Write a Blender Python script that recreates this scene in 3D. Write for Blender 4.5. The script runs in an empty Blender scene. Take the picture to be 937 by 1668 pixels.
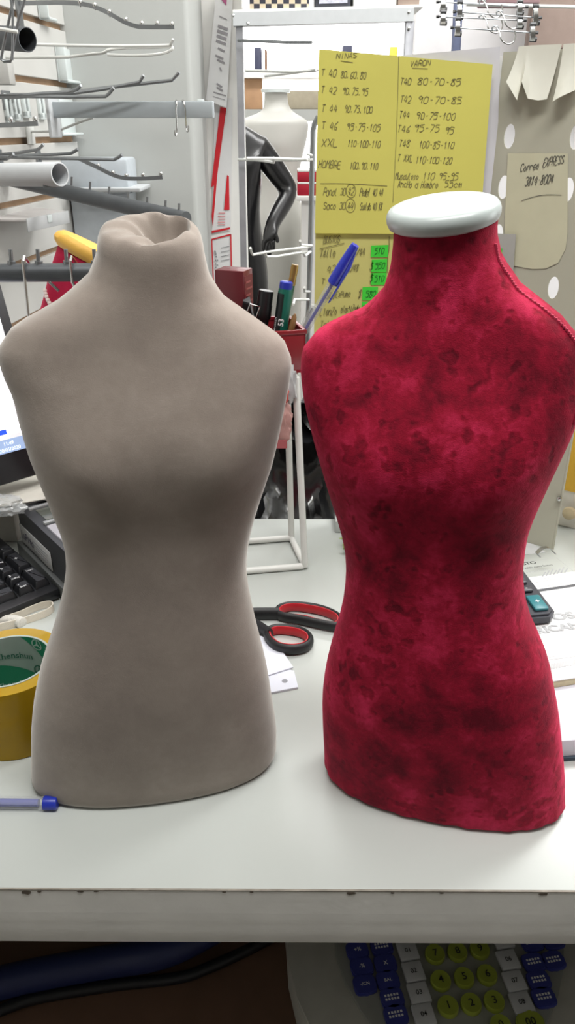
import bpy, bmesh, math, random
from mathutils import Matrix, Vector, noise
random.seed(7)
SC = bpy.context.scene
COL = SC.collection
R = math.radians
V = Vector
# ------------------------------------------------------------ camera geometry
F = 1260.0; PITCH = R(26.5); CP, SP = math.cos(PITCH), math.sin(PITCH); EYE = V((0, 0, 1.5))
def ray(px, py):
    a = (px-468.5)/F; b = (834-py)/F
    return V((a, CP+b*SP, -SP+b*CP))
def PY(px, py, Y):
    d = ray(px, py); return EYE + d*(Y/d.y)
def PZ(px, py, Z=1.0):
    d = ray(px, py); return EYE + d*((Z-1.5)/d.z)
# ------------------------------------------------------------ materials
def lin(c):
    if isinstance(c, str):
        c = [int(c[i:i+2], 16) for i in (0, 2, 4)]
    return tuple(((v/255)/12.92 if v/255 <= .04045 else ((v/255+.055)/1.055)**2.4) for v in c) + (1,)
MATS = {}
def mat(name, col, rough=.5, metal=0., var=.06, scale=40., bump=0., bscale=120., sheen=0., srough=.3, trans=0., alpha=1., emit=0., coat=0., stint=None, spec=.5):
    if name in MATS: return MATS[name]
    m = bpy.data.materials.new(name); m.use_nodes = True
    N = m.node_tree.nodes; L = m.node_tree.links; b = N['Principled BSDF']
    c = lin(col)
    tc = N.new('ShaderNodeTexCoord'); nz = N.new('ShaderNodeTexNoise'); nz.inputs['Scale'].default_value = scale; nz.inputs['Detail'].default_value = 4
    L.new(tc.outputs['Object'], nz.inputs['Vector'])
    cr = N.new('ShaderNodeValToRGB'); L.new(nz.outputs['Fac'], cr.inputs['Fac'])
    cr.color_ramp.elements[0].position = .3; cr.color_ramp.elements[1].position = .7
    cr.color_ramp.elements[0].color = tuple(v*(1-var) for v in c[:3])+(1,)
    cr.color_ramp.elements[1].color = tuple(min(1, v*(1+var)) for v in c[:3])+(1,)
    L.new(cr.outputs['Color'], b.inputs['Base Color'])
    b.inputs['Roughness'].default_value = rough; b.inputs['Metallic'].default_value = metal
    b.inputs['Specular IOR Level'].default_value = spec
    if sheen:
        b.inputs['Sheen Weight'].default_value = sheen; b.inputs['Sheen Roughness'].default_value = srough
        b.inputs['Sheen Tint'].default_value = lin(stint or 'ffffff')
    if trans: b.inputs['Transmission Weight'].default_value = trans; b.inputs['IOR'].default_value = 1.25
    if alpha < 1: b.inputs['Alpha'].default_value = alpha
    if coat: b.inputs['Coat Weight'].default_value = coat
    if emit:
        L.new(cr.outputs['Color'], b.inputs['Emission Color']); b.inputs['Emission Strength'].default_value = emit
    if bump:
        n2 = N.new('ShaderNodeTexNoise'); n2.inputs['Scale'].default_value = bscale; n2.inputs['Detail'].default_value = 6
        L.new(tc.outputs['Object'], n2.inputs['Vector'])
        bp = N.new('ShaderNodeBump'); bp.inputs['Strength'].default_value = bump; bp.inputs['Distance'].default_value = .002
        L.new(n2.outputs['Fac'], bp.inputs['Height']); L.new(bp.outputs['Normal'], b.inputs['Normal'])
    MATS[name] = m
    return m
def crushed_velvet(name, dark, mid, bright, scale, sheen, stint, spots=0., fuzz=.25, crush=.5):
    m = bpy.data.materials.new(name); m.use_nodes = True
    N = m.node_tree.nodes; L = m.node_tree.links; b = N['Principled BSDF']
    tc = N.new('ShaderNodeTexCoord')
    def nz(sc, det, rg, dist=.15):
        n = N.new('ShaderNodeTexNoise'); n.inputs['Scale'].default_value = sc; n.inputs['Detail'].default_value = det; n.inputs['Roughness'].default_value = rg; n.inputs['Distortion'].default_value = dist
        L.new(tc.outputs['Object'], n.inputs['Vector']); return n.outputs['Fac']
    def mth(op, x, y, z=None):
        n = N.new('ShaderNodeMath'); n.operation = op
        for i, v in enumerate((x, y, z)):
            if v is None: continue
            if isinstance(v, (int, float)): n.inputs[i].default_value = v
            else: L.new(v, n.inputs[i])
        return n.outputs[0]
    big, med, fine = nz(scale*.27, 2, .5), nz(scale, 4, .6, .3), nz(scale*6, 3, .6, 0)
    v = mth('MULTIPLY_ADD', big, .42, mth('MULTIPLY_ADD', med, .46, mth('MULTIPLY', fine, .12)))
    if spots:
        sp = mth('MULTIPLY', mth('SUBTRACT', mth('MULTIPLY_ADD', nz(scale*.25, 1, .5, 0), .35, mth('MULTIPLY', nz(scale*2.0, 2, .5, .1), .65)), .560), 14.0); n = N.new('ShaderNodeClamp'); L.new(sp, n.inputs[0])
        v = mth('MULTIPLY_ADD', n.outputs[0], -spots, v)
    cr = N.new('ShaderNodeValToRGB'); L.new(v, cr.inputs['Fac'])
    e = cr.color_ramp.elements
    e[0].position = .38; e[0].color = lin(dark); e[1].position = .63; e[1].color = lin(bright)
    k = e.new(.51); k.color = lin(mid)
    L.new(cr.outputs['Color'], b.inputs['Base Color'])
    b.inputs['Roughness'].default_value = .8; b.inputs['Specular IOR Level'].default_value = .15
    b.inputs['Sheen Weight'].default_value = sheen; b.inputs['Sheen Roughness'].default_value = .42; b.inputs['Sheen Tint'].default_value = lin(stint)
    n3 = nz(1400, 2, .5, 0)
    b1 = N.new('ShaderNodeBump'); b1.inputs['Strength'].default_value = fuzz; b1.inputs['Distance'].default_value = .001; L.new(n3, b1.inputs['Height'])
    b2 = N.new('ShaderNodeBump'); b2.inputs['Strength'].default_value = crush; b2.inputs['Distance'].default_value = .006; L.new(v, b2.inputs['Height'])
    L.new(b1.outputs['Normal'], b2.inputs['Normal']); L.new(b2.outputs['Normal'], b.inputs['Normal'])
    MATS[name] = m
    return m
# ------------------------------------------------------------ matrices
def T(x, y=None, z=None):
    return Matrix.Translation(V((x, y, z)) if y is not None else V(x))
def RZ(a): return Matrix.Rotation(R(a), 4, 'Z')
def RX(a): return Matrix.Rotation(R(a), 4, 'X')
def RY(a): return Matrix.Rotation(R(a), 4, 'Y')
def fr(o, ex, ez):
    ex = V(ex).normalized(); ez = V(ez); ez = (ez-ex*ez.dot(ex)).normalized(); ey = ez.cross(ex)
    return Matrix(((ex.x, ey.x, ez.x, o[0]), (ex.y, ey.y, ez.y, o[1]), (ex.z, ey.z, ez.z, o[2]), (0, 0, 0, 1)))
def along(p0, p1, up=(0, 0, 1)):      # frame at p0, z towards p1
    z = (V(p1)-V(p0)).normalized(); u = V(up)
    if abs(z.dot(u)) > .95: u = V((0, 1, 0))
    x = u.cross(z).normalized(); y = z.cross(x)
    return Matrix(((x.x, y.x, z.x, p0[0]), (x.y, y.y, z.y, p0[1]), (x.z, y.z, z.z, p0[2]), (0, 0, 0, 1)))
I4 = Matrix()
# ------------------------------------------------------------ mesh builder
def spline(pts, n=6, closed=False):
    pts = [V(p) for p in pts]; out = []; N_ = len(pts)
    rng = range(N_ if closed else N_-1)
    for i in rng:
        if closed: p0, p1, p2, p3 = pts[i-1], pts[i], pts[(i+1) % N_], pts[(i+2) % N_]
        else: p0, p1, p2, p3 = pts[max(0, i-1)], pts[i], pts[i+1], pts[min(N_-1, i+2)]
        for k in range(n):
            t = k/n
            out.append(.5*((2*p1)+(p2-p0)*t+(2*p0-5*p1+4*p2-p3)*t*t+(3*p1-p0-3*p2+p3)*t**3))
    if not closed: out.append(pts[-1])
    return out
class MB:
    def __init__(s, M=None):
        s.bm = bmesh.new(); s.M = M or I4
    def _v(s, p, M): return s.bm.verts.new(s.M @ ((M @ V(p)) if M else V(p)))
    def _f(s, vs):
        try: return s.bm.faces.new(vs)
        except ValueError: return None
    def box(s, x0, x1, y0, y1, z0, z1, M=None, bev=0., seg=2):
        c = [s._v((x, y, z), M) for x in (x0, x1) for y in (y0, y1) for z in (z0, z1)]
        fs = [s._f([c[i] for i in q]) for q in ((0, 1, 3, 2), (4, 6, 7, 5), (0, 4, 5, 1), (2, 3, 7, 6), (0, 2, 6, 4), (1, 5, 7, 3))]
        if bev:
            es = list({e for f in fs for e in f.edges})
            bmesh.ops.bevel(s.bm, geom=es, offset=bev, segments=seg, affect='EDGES', profile=.5)
        return s
    def rings(s, rings, caps=True, closed=False, wrap=True):
        vs = [[s._v(p, None) for p in r] for r in rings]
        n = len(vs[0]); m = len(vs)
        for i in range(m if closed else m-1):
            a, b = vs[i], vs[(i+1) % m]
            for j in range(n if wrap else n-1):
                k = (j+1) % n
                s._f((a[j], a[k], b[k], b[j]))
        if caps and not closed:
            s._f(list(reversed(vs[0]))); s._f(vs[-1])
        return s
    def tube(s, pts, r, seg=10, closed=False, caps=True, sec=None, up=(0, 0, 1)):
        pts = [V(p) for p in pts]; n = len(pts)
        rr = r if isinstance(r, (list, tuple)) else [r]*n
        tan = []
        for i in range(n):
            a = pts[i-1] if (i or closed) else pts[i]
            b = pts[(i+1) % n] if (i < n-1 or closed) else pts[i]
            t = (b-a); tan.append(t.normalized() if t.length > 1e-9 else V((0, 0, 1)))
        u = V(up)
        if abs(tan[0].dot(u)) > .95: u = V((1, 0, 0)) if abs(tan[0].x) < .9 else V((0, 1, 0))
        rings = []
        nn = (u-tan[0]*u.dot(tan[0])).normalized()
        for i in range(n):
            nn = (nn-tan[i]*nn.dot(tan[i]))
            nn = nn.normalized() if nn.length > 1e-6 else V((1, 0, 0))
            if sec: nn2 = (V(up)-tan[i]*V(up).dot(tan[i])).normalized()
            else: nn2 = nn
            b = tan[i].cross(nn2)
            ring = []
            if sec:
                for (a_, b_) in sec: ring.append(pts[i]+b*a_*rr[i]+nn2*b_*rr[i])
            else:
                for k in range(seg):
                    a = 2*math.pi*k/seg
                    ring.append(pts[i]+(nn2*math.cos(a)+b*math.sin(a))*rr[i])
            rings.append(ring)
        return s.rings(rings, caps, closed)
    def lathe(s, prof, M=None, seg=28, caps=True):
        M = M or I4
        rings = [[M @ V((r*math.cos(2*math.pi*k/seg), r*math.sin(2*math.pi*k/seg), z)) for k in range(seg)] for r, z in prof]
        return s.rings(rings, caps)
    def cyl(s, p0, p1, r0, r1=None, seg=16):
        L = (V(p1)-V(p0)).length
        return s.lathe([(r0, 0), (r1 if r1 is not None else r0, L)], along(p0, p1), seg)
    def prism(s, poly, z0, z1, M=None, bev=0.):
        a = [s._v((p[0], p[1], z0), M) for p in poly]; b = [s._v((p[0], p[1], z1), M) for p in poly]
        n = len(poly); fs = [s._f(list(reversed(a))), s._f(b)]
        for i in range(n): fs.append(s._f((a[i], a[(i+1) % n], b[(i+1) % n], b[i])))
        if bev:
            es = [e for e in fs[1].edges] + [e for e in fs[0].edges]
            bmesh.ops.bevel(s.bm, geom=es, offset=bev, segments=2, affect='EDGES')
        return s
    def grid(s, fn, nu, nv, thick=0., th=None):
        # fn(u,v)->point ; sheet with thickness along th
        top = [[s._v(fn(i/nu, j/nv), None) for j in range(nv+1)] for i in range(nu+1)]
        for i in range(nu):
            for j in range(nv): s._f((top[i][j], top[i+1][j], top[i+1][j+1], top[i][j+1]))
        if thick:
            th = V(th)*thick
            bot = [[s._v(V(fn(i/nu, j/nv))+th, None) for j in range(nv+1)] for i in range(nu+1)]
            for i in range(nu):
                for j in range(nv): s._f((bot[i][j], bot[i][j+1], bot[i+1][j+1], bot[i+1][j]))
            for i in range(nu):
                s._f((top[i][0], bot[i][0], bot[i+1][0], top[i+1][0])); s._f((top[i][nv], top[i+1][nv], bot[i+1][nv], bot[i][nv]))
            for j in range(nv):
                s._f((top[0][j], top[0][j+1], bot[0][j+1], bot[0][j])); s._f((top[nu][j], bot[nu][j], bot[nu][j+1], top[nu][j+1]))
        return s
    def sphere(s, c, r, seg=12, M=None, sc=(1, 1, 1)):
        rings = []
        for i in range(1, seg//2):
            a = math.pi*i/(seg//2)
            rings.append([V((c[0]+r*sc[0]*math.sin(a)*math.cos(2*math.pi*k/seg), c[1]+r*sc[1]*math.sin(a)*math.sin(2*math.pi*k/seg), c[2]-r*sc[2]*math.cos(a))) for k in range(seg)])
        if M: rings = [[M @ p for p in q] for q in rings]
        return s.rings(rings)
    def quad(s, ps):
        s._f([s._v(p, None) for p in ps]); return s
POS = {}
def finish(name, mb, m, parent=None, smooth=True, loc=None):
    bm = mb.bm
    bmesh.ops.recalc_face_normals(bm, faces=bm.faces)
    if parent is not None: off = POS[parent.name]
    elif loc is not None: off = V(loc)
    else:
        xs = [v.co for v in bm.verts]
        off = V((sum(v.x for v in xs)/len(xs), sum(v.y for v in xs)/len(xs), min(v.z for v in xs)))
    for v in bm.verts: v.co -= off
    me = bpy.data.meshes.new(name); bm.to_mesh(me); bm.free()
    me.materials.append(m)
    if smooth:
        for p in me.polygons: p.use_smooth = True
        try: me.set_sharp_from_angle(angle=R(38))
        except Exception: pass
    o = bpy.data.objects.new(name, me); COL.objects.link(o)
    if parent is not None: o.parent = parent
    else: o.location = off
    POS[o.name] = off.copy()
    return o
def tag(o, label=None, cat=None, group=None, kind=None):
    for k, v in (('label', label), ('category', cat), ('group', group), ('kind', kind)):
        if v: o[k] = v
    return o
def thing(name, label, cat, loc, group=None):
    o = bpy.data.objects.new(name, None); COL.objects.link(o); o.location = V(loc); o.empty_display_size = .02
    POS[o.name] = V(loc)
    return tag(o, label, cat, group)
def part(name, mb, m, parent, label=None, smooth=True):
    return tag(finish(name, mb, m, parent, smooth), label)
def solo(name, mb, m, label, cat, group=None, smooth=True, kind=None):
    return tag(finish(name, mb, m, None, smooth), label, cat, group, kind)
def struct(name, mb, m, parent=None, smooth=False):
    o = finish(name, mb, m, parent, smooth)
    if parent is None: o['kind'] = 'structure'
    return o
# ------------------------------------------------------------ writing
def printed(mb, s, size, M, bold=0., align='LEFT', shear=0., sx=1.):
    cu = bpy.data.curves.new('t', 'FONT'); cu.body = s; cu.size = size; cu.offset = bold*size; cu.shear = shear; cu.align_x = align; cu.resolution_u = 3
    o = bpy.data.objects.new('t', cu); COL.objects.link(o)
    dg = bpy.context.evaluated_depsgraph_get(); me = bpy.data.meshes.new_from_object(o.evaluated_get(dg))
    vs = [mb._v((v.co.x*sx, v.co.y, .0003), M) for v in me.vertices]
    for p in me.polygons: mb._f([vs[i] for i in p.vertices])
    bpy.data.objects.remove(o); bpy.data.curves.remove(cu); bpy.data.meshes.remove(me)
    return mb
G = {'A': '00 26 40|12 32', 'B': '00 06 36 45 33 03|33 42 40 00', 'C': '45 26 05 01 20 41', 'D': '00 06 26 44 42 20 00', 'E': '46 06 00 40|03 33', 'F': '46 06 00|03 33',
 'G': '45 26 05 01 20 41 43 23', 'H': '00 06|40 46|03 43', 'I': '20 26', 'J': '46 41 20 01', 'L': '06 00 40', 'M': '00 06 23 46 40', 'N': '00 06 40 46', 'O': '26 05 01 20 41 45 26',
 'P': '00 06 36 45 43 33 03', 'R': '00 06 36 45 43 33 03|23 40', 'S': '45 26 05 04 42 41 20 01', 'T': '06 46|26 20', 'U': '06 01 20 41 46', 'V': '06 20 46', 'X': '00 46|06 40', 'Z': '06 46 00 40',
 '0': '26 05 01 20 41 45 26', '1': '14 26 20', '2': '05 26 45 43 00 40', '3': '05 26 45 33 42 41 20 01', '4': '26 02 42|35 30', '5': '46 06 04 34 42 41 20 00', '6': '46 14 01 20 41 32 12', '7': '06 46 10', '8': '24 05 26 45 24 01 20 41 24',
 '9': '45 26 05 14 34 45 30', '-': '13 33', '.': '10 11', '/': '00 46', '$': '45 26 05 24 42 20 01|27 2-', 'a': '43 24 02 10 40 44', 'b': '06 00 20 42 24 03', 'c': '43 24 02 20 41', 'd': '43 24 02 20 42 46 40', 'e': '02 42 34 14 02 20 41', 'm': '00 04|03 14 20|23 34 40', 'n': '00 04|03 24 43 40',
 'o': '24 02 20 42 24', 'l': '16 11 30', 'r': '00 04|03 24 43', 's': '43 24 13 31 20 00', 't': '26 21 40|04 44', 'u': '04 01 20 41 44|41 40', 'x': '00 44|04 40', ' ': ''}
def hand(mb, s, x, y, h, M, w=.0006, slant=.18, sx=.72, jit=.06, rise=0.):
    u = h/6.; cx = x
    for ch in s:
        g = G.get(ch, G.get(ch.upper(), ''))
        for st in g.split('|'):
            pts = []
            for p in st.split():
                a = int(p[0]); b = -1 if p[1] == '-' else int(p[1])
                yy = b*u+random.uniform(-jit, jit)*h
                pts.append(V((cx+a*u*sx+yy*slant+random.uniform(-jit, jit)*h*.6, y+yy+rise*(cx-x), .0004)))
            if len(pts) > 1: ribbon(mb, pts, w, M)
        cx += u*sx*5.6
    return mb
def ribbon(mb, pts, w, M):
    pts = spline(pts, 3) if len(pts) > 2 else pts
    L = []; Rr = []
    for i, p in enumerate(pts):
        t = (pts[min(i+1, len(pts)-1)]-pts[max(i-1, 0)]); n = V((-t.y, t.x, 0)).normalized()*w*.5
        L.append(mb._v(p+n, M)); Rr.append(mb._v(p-n, M))
    for i in range(len(pts)-1): mb._f((L[i], Rr[i], Rr[i+1], L[i+1]))
# ------------------------------------------------------------ shared materials
white_lam = mat('white_laminate', 'b9bdb9', .28, var=.02, scale=6, spec=.45)
edge_lam = mat('edge_band', 'efeee9', .5, var=.05, scale=25, bump=.1)
wall_grey = mat('wall_paint', 'abadaa', .7, var=.02, scale=8, bump=.05)
wall_white = mat('white_paint', 'f1f0ec', .6, var=.02, scale=8)
slat_white = mat('slat_melamine', 'c6c5c1', .4, var=.02, scale=10)
groove_wood = mat('groove_board', 'a5886c', .7, var=.15, scale=30)
chrome = mat('chrome_wire', 'c4c4c2', .22, 1., var=.05)
steel = mat('grey_steel', '8d9092', .38, .8, var=.08)
dk_steel = mat('dark_steel', '5a5d60', .45, .6, var=.08)
grey_paint = mat('grey_tube_paint', 'a9b0b4', .4, .1, var=.03)
lt_grey = mat('light_grey_paint', 'c3c6c8', .45, var=.03)
white_wire = mat('white_wire_coating', 'd9dad6', .4, var=.03)
white_plastic = mat('white_plastic', 'd0d7d6', .3, var=.02)
black_plastic = mat('black_plastic', '1b1c1f', .42, var=.15, bump=.05, bscale=800)
dark_grey = mat('dark_grey_plastic', '3b3c3e', .4, var=.1)
paper = mat('white_paper', 'e6e6e6', .8, var=.02)
paper_blue = mat('bluish_paper', 'd9dbe6', .8, var=.02)
ink = mat('pencil_ink', '7d774a', .8, var=.1)
ink_dk = mat('black_ink', '2a2a2a', .7, var=.05)
grey_ink = mat('grey_ink', '9b9c9e', .8, var=.1, scale=300)
white_ink = mat('white_print', 'e8e8e8', .6, var=.02)
# ============================================================ dress-form busts
HB = [0, .05, .10, .15, .2, .25, .285, .31, .34, .37, .40, .42, .46]
DF = [.047, .0515, .0535, .051, .0465, .0465, .0555, .057, .047, .036, .030, .028, .028]
DB = [.050, .054, .049, .040, .033, .036, .040, .042, .040, .034, .030, .028, .028]
def interp(x, xs, ys):
    if x <= xs[0]: return ys[0]
    for i in range(len(xs)-1):
        if x <= xs[i+1]:
            t = (x-xs[i])/(xs[i+1]-xs[i]); return ys[i]+(ys[i+1]-ys[i])*t
    return ys[-1]
def smooth(x, xs, ys):
    return sum(interp(x+d, xs, ys) for d in (-.012, -.006, 0, .006, .012))/5
GH = [0, .0148, .0297, .0445, .0593, .0742, .089, .1038, .1187, .1335, .1483, .1632, .178, .1928, .2077, .2225, .2373, .2522, .267, .2818, .2967, .3115, .3263, .3412, .356, .3708, .3857, .4005, .4153, .4302, .445]
GL = [-.1068, -.105, -.1028, -.1007, -.0985, -.0956, -.0922, -.0878, -.0832, -.0774, -.0711, -.0654, -.0602, -.0558, -.0524, -.0514, -.0527, -.0559, -.059, -.0624, -.0656, -.0677, -.0691, -.0703, -.0745, -.0762, -.0640, -.0335, -.0134, -.0062, -.0027]
GR = [.1037, .1039, .1041, .1029, .1011, .0994, .0977, .0957, .093, .0901, .0874, .0849, .0828, .0815, .0823, .0846, .0882, .0927, .0976, .1026, .1062, .1093, .1123, .1153, .1173, .1118, .092, .0714, .0628, .0603, .0583]
RH = [0, .0147, .0293, .044, .0587, .0733, .088, .1027, .1173, .132, .1467, .1613, .176, .1907, .2053, .22, .2347, .2493, .264, .2787, .2933, .308, .3227, .3373, .352, .3667, .3813, .396, .4107, .4253, .44]
RL = [-.1004, -.1007, -.1015, -.1024, -.1031, -.1037, -.1035, -.1024, -.1006, -.098, -.0951, -.0918, -.0895, -.0883, -.0882, -.0895, -.0928, -.0972, -.1021, -.1066, -.1111, -.1152, -.1193, -.1228, -.1247, -.1242, -.1128, -.0842, -.0721, -.0682, -.0673]
RR = [.1001, .0981, .0958, .0928, .0895, .0862, .0828, .0788, .0744, .0701, .0646, .0573, .0496, .0439, .0404, .0384, .0378, .0381, .0408, .0444, .048, .0518, .0555, .0582, .0589, .0581, .0535, .0375, .0124, -.0011, -.0062]
class Bust:
    def __init__(s, c, yaw, hs, sl, sr, top, tilt=.26, roll=0., k=1., dk=1., ripple=0.):
        s.c = V((c[0], c[1], 1.0)); a = R(yaw); s.e1 = V((math.cos(a), math.sin(a), 0)); s.e2 = V((-math.sin(a), math.cos(a), 0))
        s.hs, s.sl, s.sr, s.top, s.tilt, s.roll, s.k, s.dk, s.ripple = hs, sl, sr, top, tilt, roll, k, dk, ripple
    def pt(s, h, phi, f=1., dz=0.):
        sl, sr = interp(h, s.hs, s.sl), interp(h, s.hs, s.sr)
        c, q = math.cos(phi), math.sin(phi); n = 2.35
        k = (abs(c)**n+abs(q)**n)**(-1/n)
        cx, w = (sl+sr)/2, (sr-sl)/2
        d = (smooth(h, HB, DF) if q < 0 else smooth(h, HB, DB))*s.dk
        X = w*c*k*f*s.k; Y = d*q*k*f
        # two soft bust forms instead of one ridge
        if q < 0 and .24 < h < .36:
            g = math.exp(-((h-.295)/.03)**2); u = abs(c)
            Y -= .005*g*(math.exp(-((u-.5)/.22)**2)-.35)
        if s.ripple and h < .03:
            r = (1-h/.03)*s.ripple*(math.sin(phi*23)+.7*math.sin(phi*37+1))
            X += r*c; Y += r*q; 
        t = max(0, min(1, (h-.385)/.05)); t = t*t*(3-2*t)
        z = h+dz+t*(Y*s.tilt+X*s.roll)
        return s.c+s.e1*(cx+X)+s.e2*Y+V((0, 0, z))
def bust_body(b, base_h=0.006, rim=True, pucker=True):
    m = MB(); n = 120; rings = []
    ph = [2*math.pi*k/n for k in range(n)]
    for f, z in ((.30, 0.0), (.80, 0.0), (.93, .0006), (.972, .0025), (.992, .006)):
        rings.append([b.pt(0, p, f, z) for p in ph])
    N_ = 84
    for i in range(1, N_+1):
        h = b.top*i/N_
        if h < .009: continue
        rings.append([b.pt(h, p) for p in ph])
    if rim:   # rounded neck rim, then fabric drawn into a hollow
        for f, dz in ((.99, .0035), (.965, .0075), (.92, .0108), (.86, .0130), (.78, .0143), (.69, .0148), (.60, .0142), (.53, .0120), (.47, .0080), (.41, .0025), (.34, -.003), (.25, -.007), (.14, -.009), (.04, -.0095)):
            rr = []
            for p in ph:
                g = (1-f)*1.6
                pk = (math.sin(p*9+1)*.0012+math.sin(p*5)*.0012)*min(1, g) if pucker else 0
                q = b.pt(b.top, p, f, dz+pk)
                if f < .9:
                    o_ = min(1, max(0, (.78-f)*2.6)); q += b.e1*.011*o_ + b.e2*.003*o_
                notch = math.exp(-((p-4.75)/.5)**2)*.006*math.exp(-((f-.62)/.16)**2)
                q.z -= notch if pucker else 0
                rr.append(q)
            rings.append(rr)
    return m.rings(rings)
vel_t = crushed_velvet('taupe_velvet', '867b73', '8f847b', '998e85', 26, .8, 'e6e4e0', fuzz=.13, crush=.14)
vel_r = crushed_velvet('red_crushed_velvet', '5a0a1b', '94132e', 'c62b52', 42, .45, 'ff5a7d', spots=.11, fuzz=.3, crush=.3)
B1 = Bust((-.113, .507), 9.5, GH, GL, GR, .430)
t = thing('mannequin_bust', 'taupe velvet bust form with a puckered hollow in its neck, on the white counter', 'mannequin', (-.113, .507, 1.0), 'small velvet busts on the counter')
part('torso', bust_body(B1), vel_t, t)
pl = MB(); c = B1.pt(B1.top, 0, .0, 0)
hol = c+B1.e1*.011+B1.e2*.003+V((0, 0, -.0095))
pl.lathe([(.002, -.002), (.0052, -.001), (.0062, .0004), (.0045, .0016), (.0015, .0022)], T(hol), 18)
part('neck_knot', pl, vel_t, t, 'gathered fabric knot sunk in the neck')
B2 = Bust((.131, .486), -14, RH, RL, RR, .4485, tilt=.15, roll=.11, ripple=.0005)
t = thing('mannequin_bust', 'crimson crushed velvet bust form with a white neck cap, on the white counter', 'mannequin', (.131, .486, 1.0), 'small velvet busts on the counter')
part('torso', bust_body(B2, rim=False), vel_r, t)
# neck cap: bevelled disc following the tilted neck
cap = MB(); ph = [2*math.pi*k/64 for k in range(64)]
cc = sum((B2.pt(B2.top, p) for p in ph), V((0, 0, 0)))/64
q0 = B2.pt(B2.top, 0)-B2.pt(B2.top, math.pi); q1 = B2.pt(B2.top, math.pi/2)-B2.pt(B2.top, -math.pi/2)
nz = q0.cross(q1).normalized(); Mc = fr(cc-B2.e1*.0014, q0, nz)
rx, ry = .0340, .0335
def capring(f, z): return [Mc @ V((rx*f*math.cos(p), ry*f*math.sin(p), z)) for p in ph]
cap.rings([capring(f, z) for f, z in ((.5, -.001), (.9, -.001), (.965, .0003), (.995, .0030), (1.0, .0054), (.985, .0076), (.94, .0097), (.86, .0108), (.80, .0111), (.4, .0113), (.1, .0113))])
part('neck_cap', cap, mat('cap_white', 'b3bbb9', .3, var=.02), t, 'white rounded plastic neck cap')
sm = MB(); pts = []
for i in range(116):
    h = .436-.0019*i*.62
    if h < .30: break
    pts.append(B2.pt(h, -.38, 1.0))
path = spline([B2.pt(.436-.0085*i, -.40, 1.004) for i in range(13)], 6)
sm.tube(path, .0009, 6)
acc = 0
for i in range(0, len(path)-1):
    p = path[i]; sm.sphere(p, .0015, 6)
part('side_seam', sm, mat('seam_thread', 'b52a4a', .7, var=.1), t, 'raised stitched side seam')
# ============================================================ counter
Mk = RZ(-.3)
cx0, cx1, cy0, cy1 = -.62, 1.25, .384, .981
t = thing('shop_counter', 'white laminate shop counter with a chipped grey front edge carrying both busts', 'counter', (0, .7, 0))
m = MB(Mk).box(cx0, cx1, cy0, cy1, .976, 1.0, bev=.0004); part('counter_top', m, white_lam, t)
m = MB(Mk)
m.box(cx0, cx1, cy0-.0012, cy0+.001, .9745, .9988)
part('edge_band', m, edge_lam, t, 'grey worn edge strip')
m = MB(Mk).box(cx0, cx1, cy0-.0015, cy0+.0005, .9988, .99985); part('glue_line', m, mat('glue_line', '8a847a', .8, var=.3, scale=60), t, 'thin dark glue line along the front edge')
m = MB(Mk).box(cx0, cx1, cy0+.002, cy0+.02, .9350, .9725, bev=.002); m.box(cx0, cx1, cy0+.006, cy0+.02, .968, .9765); part('apron', m, edge_lam, t)
for px, w, h in ((40, .0085, .003), (62, .003, .0016), (130, .005, .0012), (155, .004, .0008), (365, .003, .001), (410, .003, .0009), (572, .009, .0022), (886, .007, .0022), (640, .003, .001), (720, .004, .0009)):
    m = MB(); p = PZ(px, 1452, 1.0); y = cy0-.0016-math.sin(R(.3))*p.x
    pl = [(p.x+w*.5*math.cos(a)*random.uniform(.7, 1.1), h*.9*math.sin(a)*random.uniform(.6, 1.1)-h*.5) for a in [k*math.pi/5 for k in range(10)]]
    m.prism(pl, 0, .0006, Matrix(((1, 0, 0, 0), (0, 0, 1, y), (0, 1, 0, .9985), (0, 0, 0, 1)))); part('edge_chip', m, mat('chipped_core', '5f564c', .9), t, 'dark chip in the edge')
m = MB(Mk).box(cx0, cx1, .95, .968, 0.08, .976); part('back_panel', m, mat('counter_board', 'b5b2ab', .6), t)
for x in (cx0, cx1-.02):
    m = MB(Mk).box(x, x+.02, .41, .95, 0, .976); part('side_panel', m, MATS['counter_board'], t)
m = MB(Mk).box(cx0+.02, cx1-.02, .42, .95, .640, .660); part('shelf', m, mat('brown_shelf', '6e5240', .7, var=.15, scale=14), t, 'brown wooden under-shelf')
m = MB(Mk).box(cx0+.02, cx1-.02, .44, .95, .06, .08); part('plinth', m, MATS['brown_shelf'], t)
# ============================================================ things under the counter
SZ = .712
E1 = (PZ(805, 1626, SZ)-PZ(730, 1640, SZ)); E1.z = 0; ppx = E1.length/2; E1.normalize(); E2 = V((-E1.y, E1.x, 0))
O5 = PZ(752, 1596, SZ)
dev = thing('cash_register', 'pale cash register keypad with green, white and blue keys on the shelf under the counter', 'cash register', (O5.x, O5.y, .66))
MD = fr((O5.x, O5.y, SZ), E1, (0, 0, 1))
def dl(px, py):
    p = PZ(px, py, SZ)-O5; return (p.dot(E1), p.dot(E2))
body = [dl(*p) for p in ((466, 1500), (470, 1560), (484, 1620), (505, 1690), (560, 1745), (650, 1780), (840, 1780), (925, 1740), (965, 1660), (985, 1560), (985, 1500))]
cxm = sum(p[0] for p in body)/len(body)
body = body + [(body[-1][0]-.005, .16), (body[0][0]+.005, .16)]
m = MB(MD).prism(body, -.0515, -.004, bev=.006); part('housing', m, mat('register_beige', 'b9b7ad', .5), dev)
pan = [dl(*p) for p in ((545, 1530), (548, 1560), (562, 1600), (588, 1645), (620, 1690), (680, 1720), (840, 1720), (885, 1680), (908, 1630), (918, 1580), (920, 1530))]
pan = pan + [(pan[-1][0], .085), (pan[0][0], .085)]
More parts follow.
